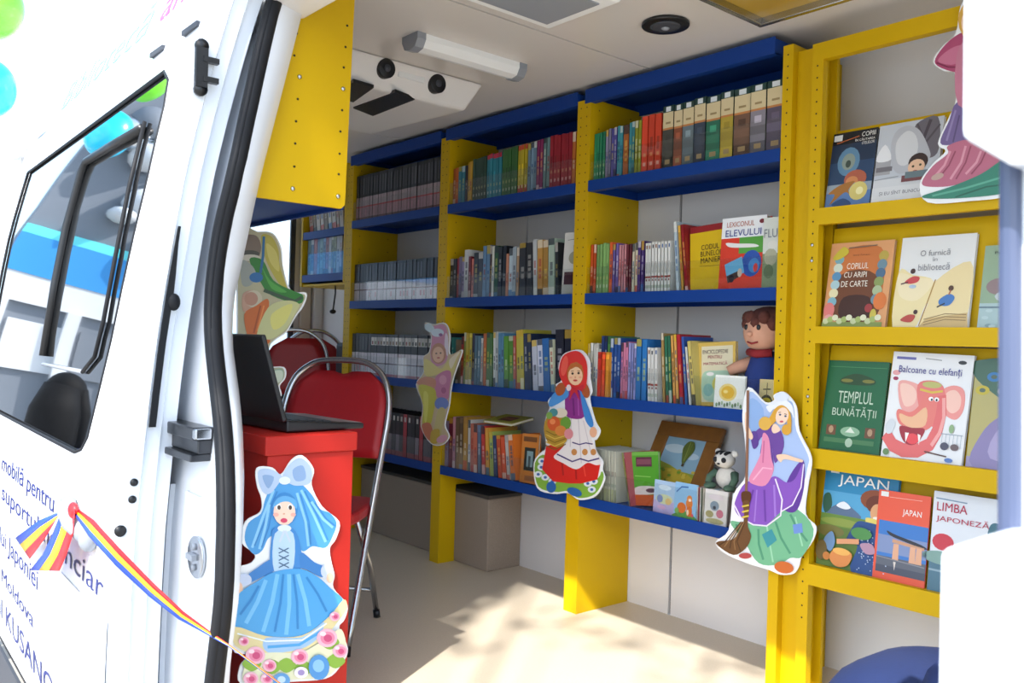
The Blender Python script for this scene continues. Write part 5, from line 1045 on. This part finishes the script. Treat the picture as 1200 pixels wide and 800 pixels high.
P(box(-2.03, -1.80, 1.55, 1.84, CEZ-.05, CEZ-.045), 'inner_panel', M_GRY, bevel=.002)
hk = empty('ceiling_light_box', (-1.5, 2.25, CEZ)); tag(hk, 'chrome framed ceiling box with amber panel above the display rack', 'light'); P = At(hk)
x0, x1, y0, y1 = -1.60, -1.25, 2.02, 2.365
f = MB(); f.box(x0, x1, y0, y0+.02, CEZ-.035, CEZ-.0005); f.box(x0, x1, y1-.02, y1, CEZ-.035, CEZ-.0005); f.box(x0, x0+.02, y0+.02, y1-.02, CEZ-.035, CEZ-.0005); f.box(x1-.02, x1, y0+.02, y1-.02, CEZ-.035, CEZ-.0005)
P(f, 'frame', M_CHR, bevel=.003); P(box(x0+.02, x1-.02, y0+.02, y1-.02, CEZ-.012, CEZ-.004), 'panel', mat('amber_panel', '#b3923a', .2))

# ------------------------------------------------------------------ tricolour ribbon
rb = empty('tricolour_ribbon', (-2.55, .62, .55)); tag(rb, 'blue, yellow and red ribbon tied to the van door handle', 'ribbon'); P = At(rb)
RC = ['#2448b0', '#f0c020', '#d01c24']
def ribbon(pa, pb, name):                      # pa, pb: the two long edges (lists of Vector); stripes run along
    n = len(pa); r = None
    for k in range(3):
        rows_ = [[a.lerp(b, k/3), a.lerp(b, (k+1)/3)] for a, b in zip(pa, pb)]
        P(MB().grid(rows_), name, mat('ribbon'+RC[k], RC[k], .45), solid=.0008)
def pth(pts): return [onY(x, y, yy) for x, y, yy in pts]
up_ = [(86,592,.61),(110,609,.62),(140,642,.64),(180,683,.68),(215,716,.73),(250,742,.755),(270,756,.765),(330,801,.90),(360,823,.98)]
lo_ = [(84,598,.60),(104,628,.61),(135,662,.63),(175,699,.67),(210,726,.72),(247,746,.75),(269,758,.762),(330,804,.90),(360,827,.98)]
ribbon(pth(lo_), pth(up_), 'long_strand')
ribbon(pth([(72,600,.62),(62,625,.61),(50,650,.60),(35,668,.59)]), pth([(88,596,.60),(86,625,.595),(78,650,.59),(70,669,.585)]), 'tail')
ribbon(pth([(72,598,.625),(45,610,.62),(18,630,.615)]), pth([(64,612,.62),(52,632,.615),(35,655,.61)]), 'loop')
kn = onY(86, 598, .605); P(MB().ball(kn, .03, .012, .022), 'knot', mat('ribbon'+RC[2], RC[2], .45))

# ------------------------------------------------------------------ balloons
def balloon(px, py, t, r, c, label):
    p = cC+ray(px, py)*t; o = empty('balloon', p); tag(o, label, 'balloon', 'balloons by the van')
    b = MB(); b.ball((0,0,0), r, r, r*1.15, 24, 16); b.build('skin', mat('balloon'+c, c, .25), o)
    MB().cyl((0,0,-r*1.15), (0,0,-r*1.15-.02), .004, 8, .012).build('neck', MATS['balloon'+c], o)
    MB().tube([(0,0,-r*1.15-.02), (.004,0,-r*1.3), (0,.004,-r*1.42)], .0015, 6).build('string', M_CARD, o)
balloon(-8, 8, 3.9, .125, '#6fd02c', 'bright green balloon at the top left corner')
balloon(-14, 103, 3.9, .115, '#1fb8dc', 'turquoise balloon at the left edge below the green one')

# ------------------------------------------------------------------ street side: what the door glass reflects
sf = empty('shop_front', (-9.2, -1.2, -.62)); tag(sf, 'white kiosk with blue sign band seen mirrored in the van door glass', 'building')
M_SW = mat('shop_wall', '#c9ccd0', .8, noise=.08, nscale=3); M_SB = mat('shop_blue', '#2a86c8', .6); M_SG = mat('shop_grey', '#6f7680', .7)
W_ = -9.0
def sfp(mb, name, m, par=None): l = Vector(sf.location); mb.v = [tuple(Vector(p)-l) for p in mb.v]; return mb.build(name, m, par or sf)
sfp(box(W_-.4, W_, -5, .5, -.62, 5.2), 'wall', M_SG)
sfp(box(W_-.02, W_+.06, -5, .5, 1.80, 2.2), 'sign_band', M_SB)
sfp(box(W_-.02, W_+.05, -5, .5, 2.2, 2.3), 'sign_edge', mat('cyan_band', '#5fd0d8', .6))
sfp(box(W_-.02, W_+.05, -5, .5, 1.52, 1.80), 'text_band', M_SW)
for k in range(9): sfp(box(W_, W_+.12, .35-.62*k, .47-.62*k, -.62, 1.52), 'column', M_SW)
for k in range(8): sfp(box(W_, W_+.03, -.2-.62*k, .3-.62*k, .85, 1.35), 'poster', [M_SW, M_SG, mat('shop_teal', '#3a7080', .7)][k % 3])
for k in range(8): sfp(box(W_, W_+.05, -.2-.62*k, .3-.62*k, -.62, .2), 'brown_panel', mat('shop_brown', '#8c7458', .8))
rs = random.Random(3)
for k in range(46):
    y_ = rs.uniform(-5, .4); z_ = rs.uniform(2.4, 5.0); a_ = rs.uniform(.12, .4)
    sfp(MB().ball((W_+.1, y_, z_), .2, a_, a_*rs.uniform(.5, 1), 10, 7), 'foil_garland', [M_SW, mat('foil_silver', '#d8dce0', .2, 1), M_SG][k % 3])
text('Rom', lambda u, v: (W_+.07+9.2, -2.3+u+1.2, 1.56+v+.62), mat('red_sign', '#c8283a', .5), 'sign_lettering', sf, 0, 0, .9, .2)
# ------------------------------------------------------------------ bystander (seen only as a reflection in the glass)
ps = empty('person', (-4.85, .36, -.62)); tag(ps, 'person with long black hair in a violet top, mirrored in the van door glass', 'person')
me = bpy.data.meshes.new('body')
J = [(0,0,.72),(0,0,.88),(0,.0,1.06),(0,0,1.16),(0,0,1.22), (.09,0,.70),(.10,-.01,.40),(.10,.02,.06),(.10,-.12,.03), (-.09,0,.70),(-.10,-.01,.40),(-.10,.02,.06),(-.10,-.12,.03),
     (.15,0,1.07),(.20,.0,.86),(.19,-.08,.68),(-.15,0,1.07),(-.20,0,.86),(-.19,-.08,.68)]
E_ = [(0,1),(1,2),(2,3),(3,4),(0,5),(5,6),(6,7),(7,8),(0,9),(9,10),(10,11),(11,12),(2,13),(13,14),(14,15),(2,16),(16,17),(17,18)]
RR = [.12,.105,.12,.055,.05,.085,.06,.04,.035,.085,.06,.04,.035,.055,.042,.03,.055,.042,.03]
me.from_pydata(J, E_, []); bo = bpy.data.objects.new('body', me); COL.objects.link(bo); bo.parent = ps
me.materials.append(mat('violet_top', '#3a3a8c', .8, noise=.1, nscale=30))
sm_ = bo.modifiers.new('skin', 'SKIN'); 
for i, v in enumerate(me.skin_vertices[0].data): v.radius = (RR[i], RR[i]*.85); v.use_root = (i == 0)
bo.modifiers.new('sub', 'SUBSURF').levels = 1
M_SKN = mat('skin', '#c68e70', .6)
b = MB(); b.ball((0,0,1.335), .078, .092, .11, 18, 14); b.ball((0,-.095,1.325), .012, .018, .02); b.ball((.08,0,1.33), .012, .02, .03); b.ball((-.08,0,1.33), .012, .02, .03); b.build('head', M_SKN, ps)
b = MB(); b.ball((0,-.085,1.285), .025, .01, .008); b.build('lips', mat('lip_red', '#9c4a48', .6), ps)
b = MB(); b.ball((.03,-.085,1.345), .012, .008, .008); b.ball((-.03,-.085,1.345), .012, .008, .008); b.build('eyes', M_BLK, ps)
M_HR = mat('black_hair', '#070607', .7, noise=.4, nscale=60, spec=.15)
b = MB(); b.ball((0,.03,1.375), .095, .10, .10, 20, 12); b.tube([(0,.06,1.40),(0,.085,1.28),(0,.095,1.14),(0,.09,1.02)], [.085,.115,.12,.07], 16)
for s in (-1, 1): b.tube([(s*.07,.02,1.40),(s*.092,.01,1.28),(s*.10,.02,1.12)], [.03,.04,.03], 10)
b.build('hair', M_HR, ps)
for s in (-1, 1):
    b = MB(); hx, hy, hz = s*.19, -.09, .65; b.ball((hx, hy-.015, hz-.03), .02, .032, .045)
    for k in range(4): b.tube([(hx, hy-.04+.018*k, hz-.06), (hx-s*.004, hy-.045+.018*k, hz-.095), (hx-s*.014, hy-.045+.018*k, hz-.12+.006*abs(k-1.5))], [.009,.008,.006], 7)
    b.tube([(hx-s*.01, hy-.03, hz-.02), (hx-s*.02, hy-.055, hz-.05), (hx-s*.02, hy-.06, hz-.075)], [.01,.009,.007], 7); b.build('hand', M_SKN, ps)
ps.rotation_euler = (0, 0, R_(-50)); ps.scale = (1.06, 1.06, 1.06)

# ------------------------------------------------------------------ street tree that dapples the sunlight on the van floor
tr = empty('street_tree', (3.6, -6.4, -.62)); tag(tr, 'leafy street tree standing behind the viewer', 'tree')
M_BK = mat('bark', '#5a4a3c', .9, noise=.3, nscale=20, bump=.5); M_LF = mat('leaf_green', '#4f7a2c', .6)
target = Vector((-2.0, 2.15, 0)); hub = target-SUN*10.5
rel = hub-Vector(tr.location)
b = MB(); b.tube([(0,0,0),(.05,.02,2),(-.05,.08,4),(-.2,.1,5.6)], [.2,.17,.14,.1], 12); b.build('trunk', M_BK, tr)
tw = MB(); lv = MB(); rnd = random.Random(11)
fork = Vector((-.2,.1,5.6))
ex = Vector((.88,.474,0)); ey = SUN.cross(ex).normalized()
for (a, c, rad, n) in ((-.30,-.28,.16,26),(.10,-.30,.20,40),(.45,-.25,.2,40),(-.55,.0,.12,16),(.28,.02,.10,12),(.75,.05,.2,30),(1.0,-.2,.25,40),(1.35,.1,.3,60),(-1.2,.9,.3,40),(1.7,.5,.4,80),(.6,.9,.35,60),(-.4,1.0,.3,50)):
    cc = rel+ex*a+ey*c
    tw.tube([fork, fork.lerp(cc, .5)+Vector((0,0,.15)), cc], [.02,.010,.004], 6)
    for k in range(n):
        p_ = cc+Vector((rnd.gauss(0,1), rnd.gauss(0,1), rnd.gauss(0,1)))*rad*.55
        u_ = Vector((rnd.gauss(0,1), rnd.gauss(0,1), rnd.gauss(0,1))).normalized(); v_ = u_.cross(Vector((.3,.5,.8))).normalized(); l_ = .05
        lv.add([p_-u_*l_, p_+v_*l_*.5, p_+u_*l_, p_-v_*l_*.5], [(0,1,2,3)])
for k in range(520):                           # unseen bough added to keep sun off desk, cabinet panel and door edge
    a = rnd.uniform(-.91, -.60); c = rnd.uniform(-.95, .8)
    p_ = rel+ex*a+ey*c-SUN*rnd.uniform(-.3, .3)
    u_ = (ex*rnd.gauss(0,1)+ey*rnd.gauss(0,1)+SUN*rnd.gauss(0,.4)).normalized(); v_ = u_.cross(SUN).normalized()
    lv.add([p_-u_*.055, p_+v_*.03, p_+u_*.055, p_-v_*.03], [(0,1,2,3)])
tw.tube([fork, rel+ex*-.67+ey*-1.0, rel+ex*-.67, rel+ex*-.67+ey*.8], [.03,.012,.008,.004], 6)
tw.build('branches', M_BK, tr); l_ = lv.build('foliage', M_LF, tr); l_['kind'] = 'stuff'
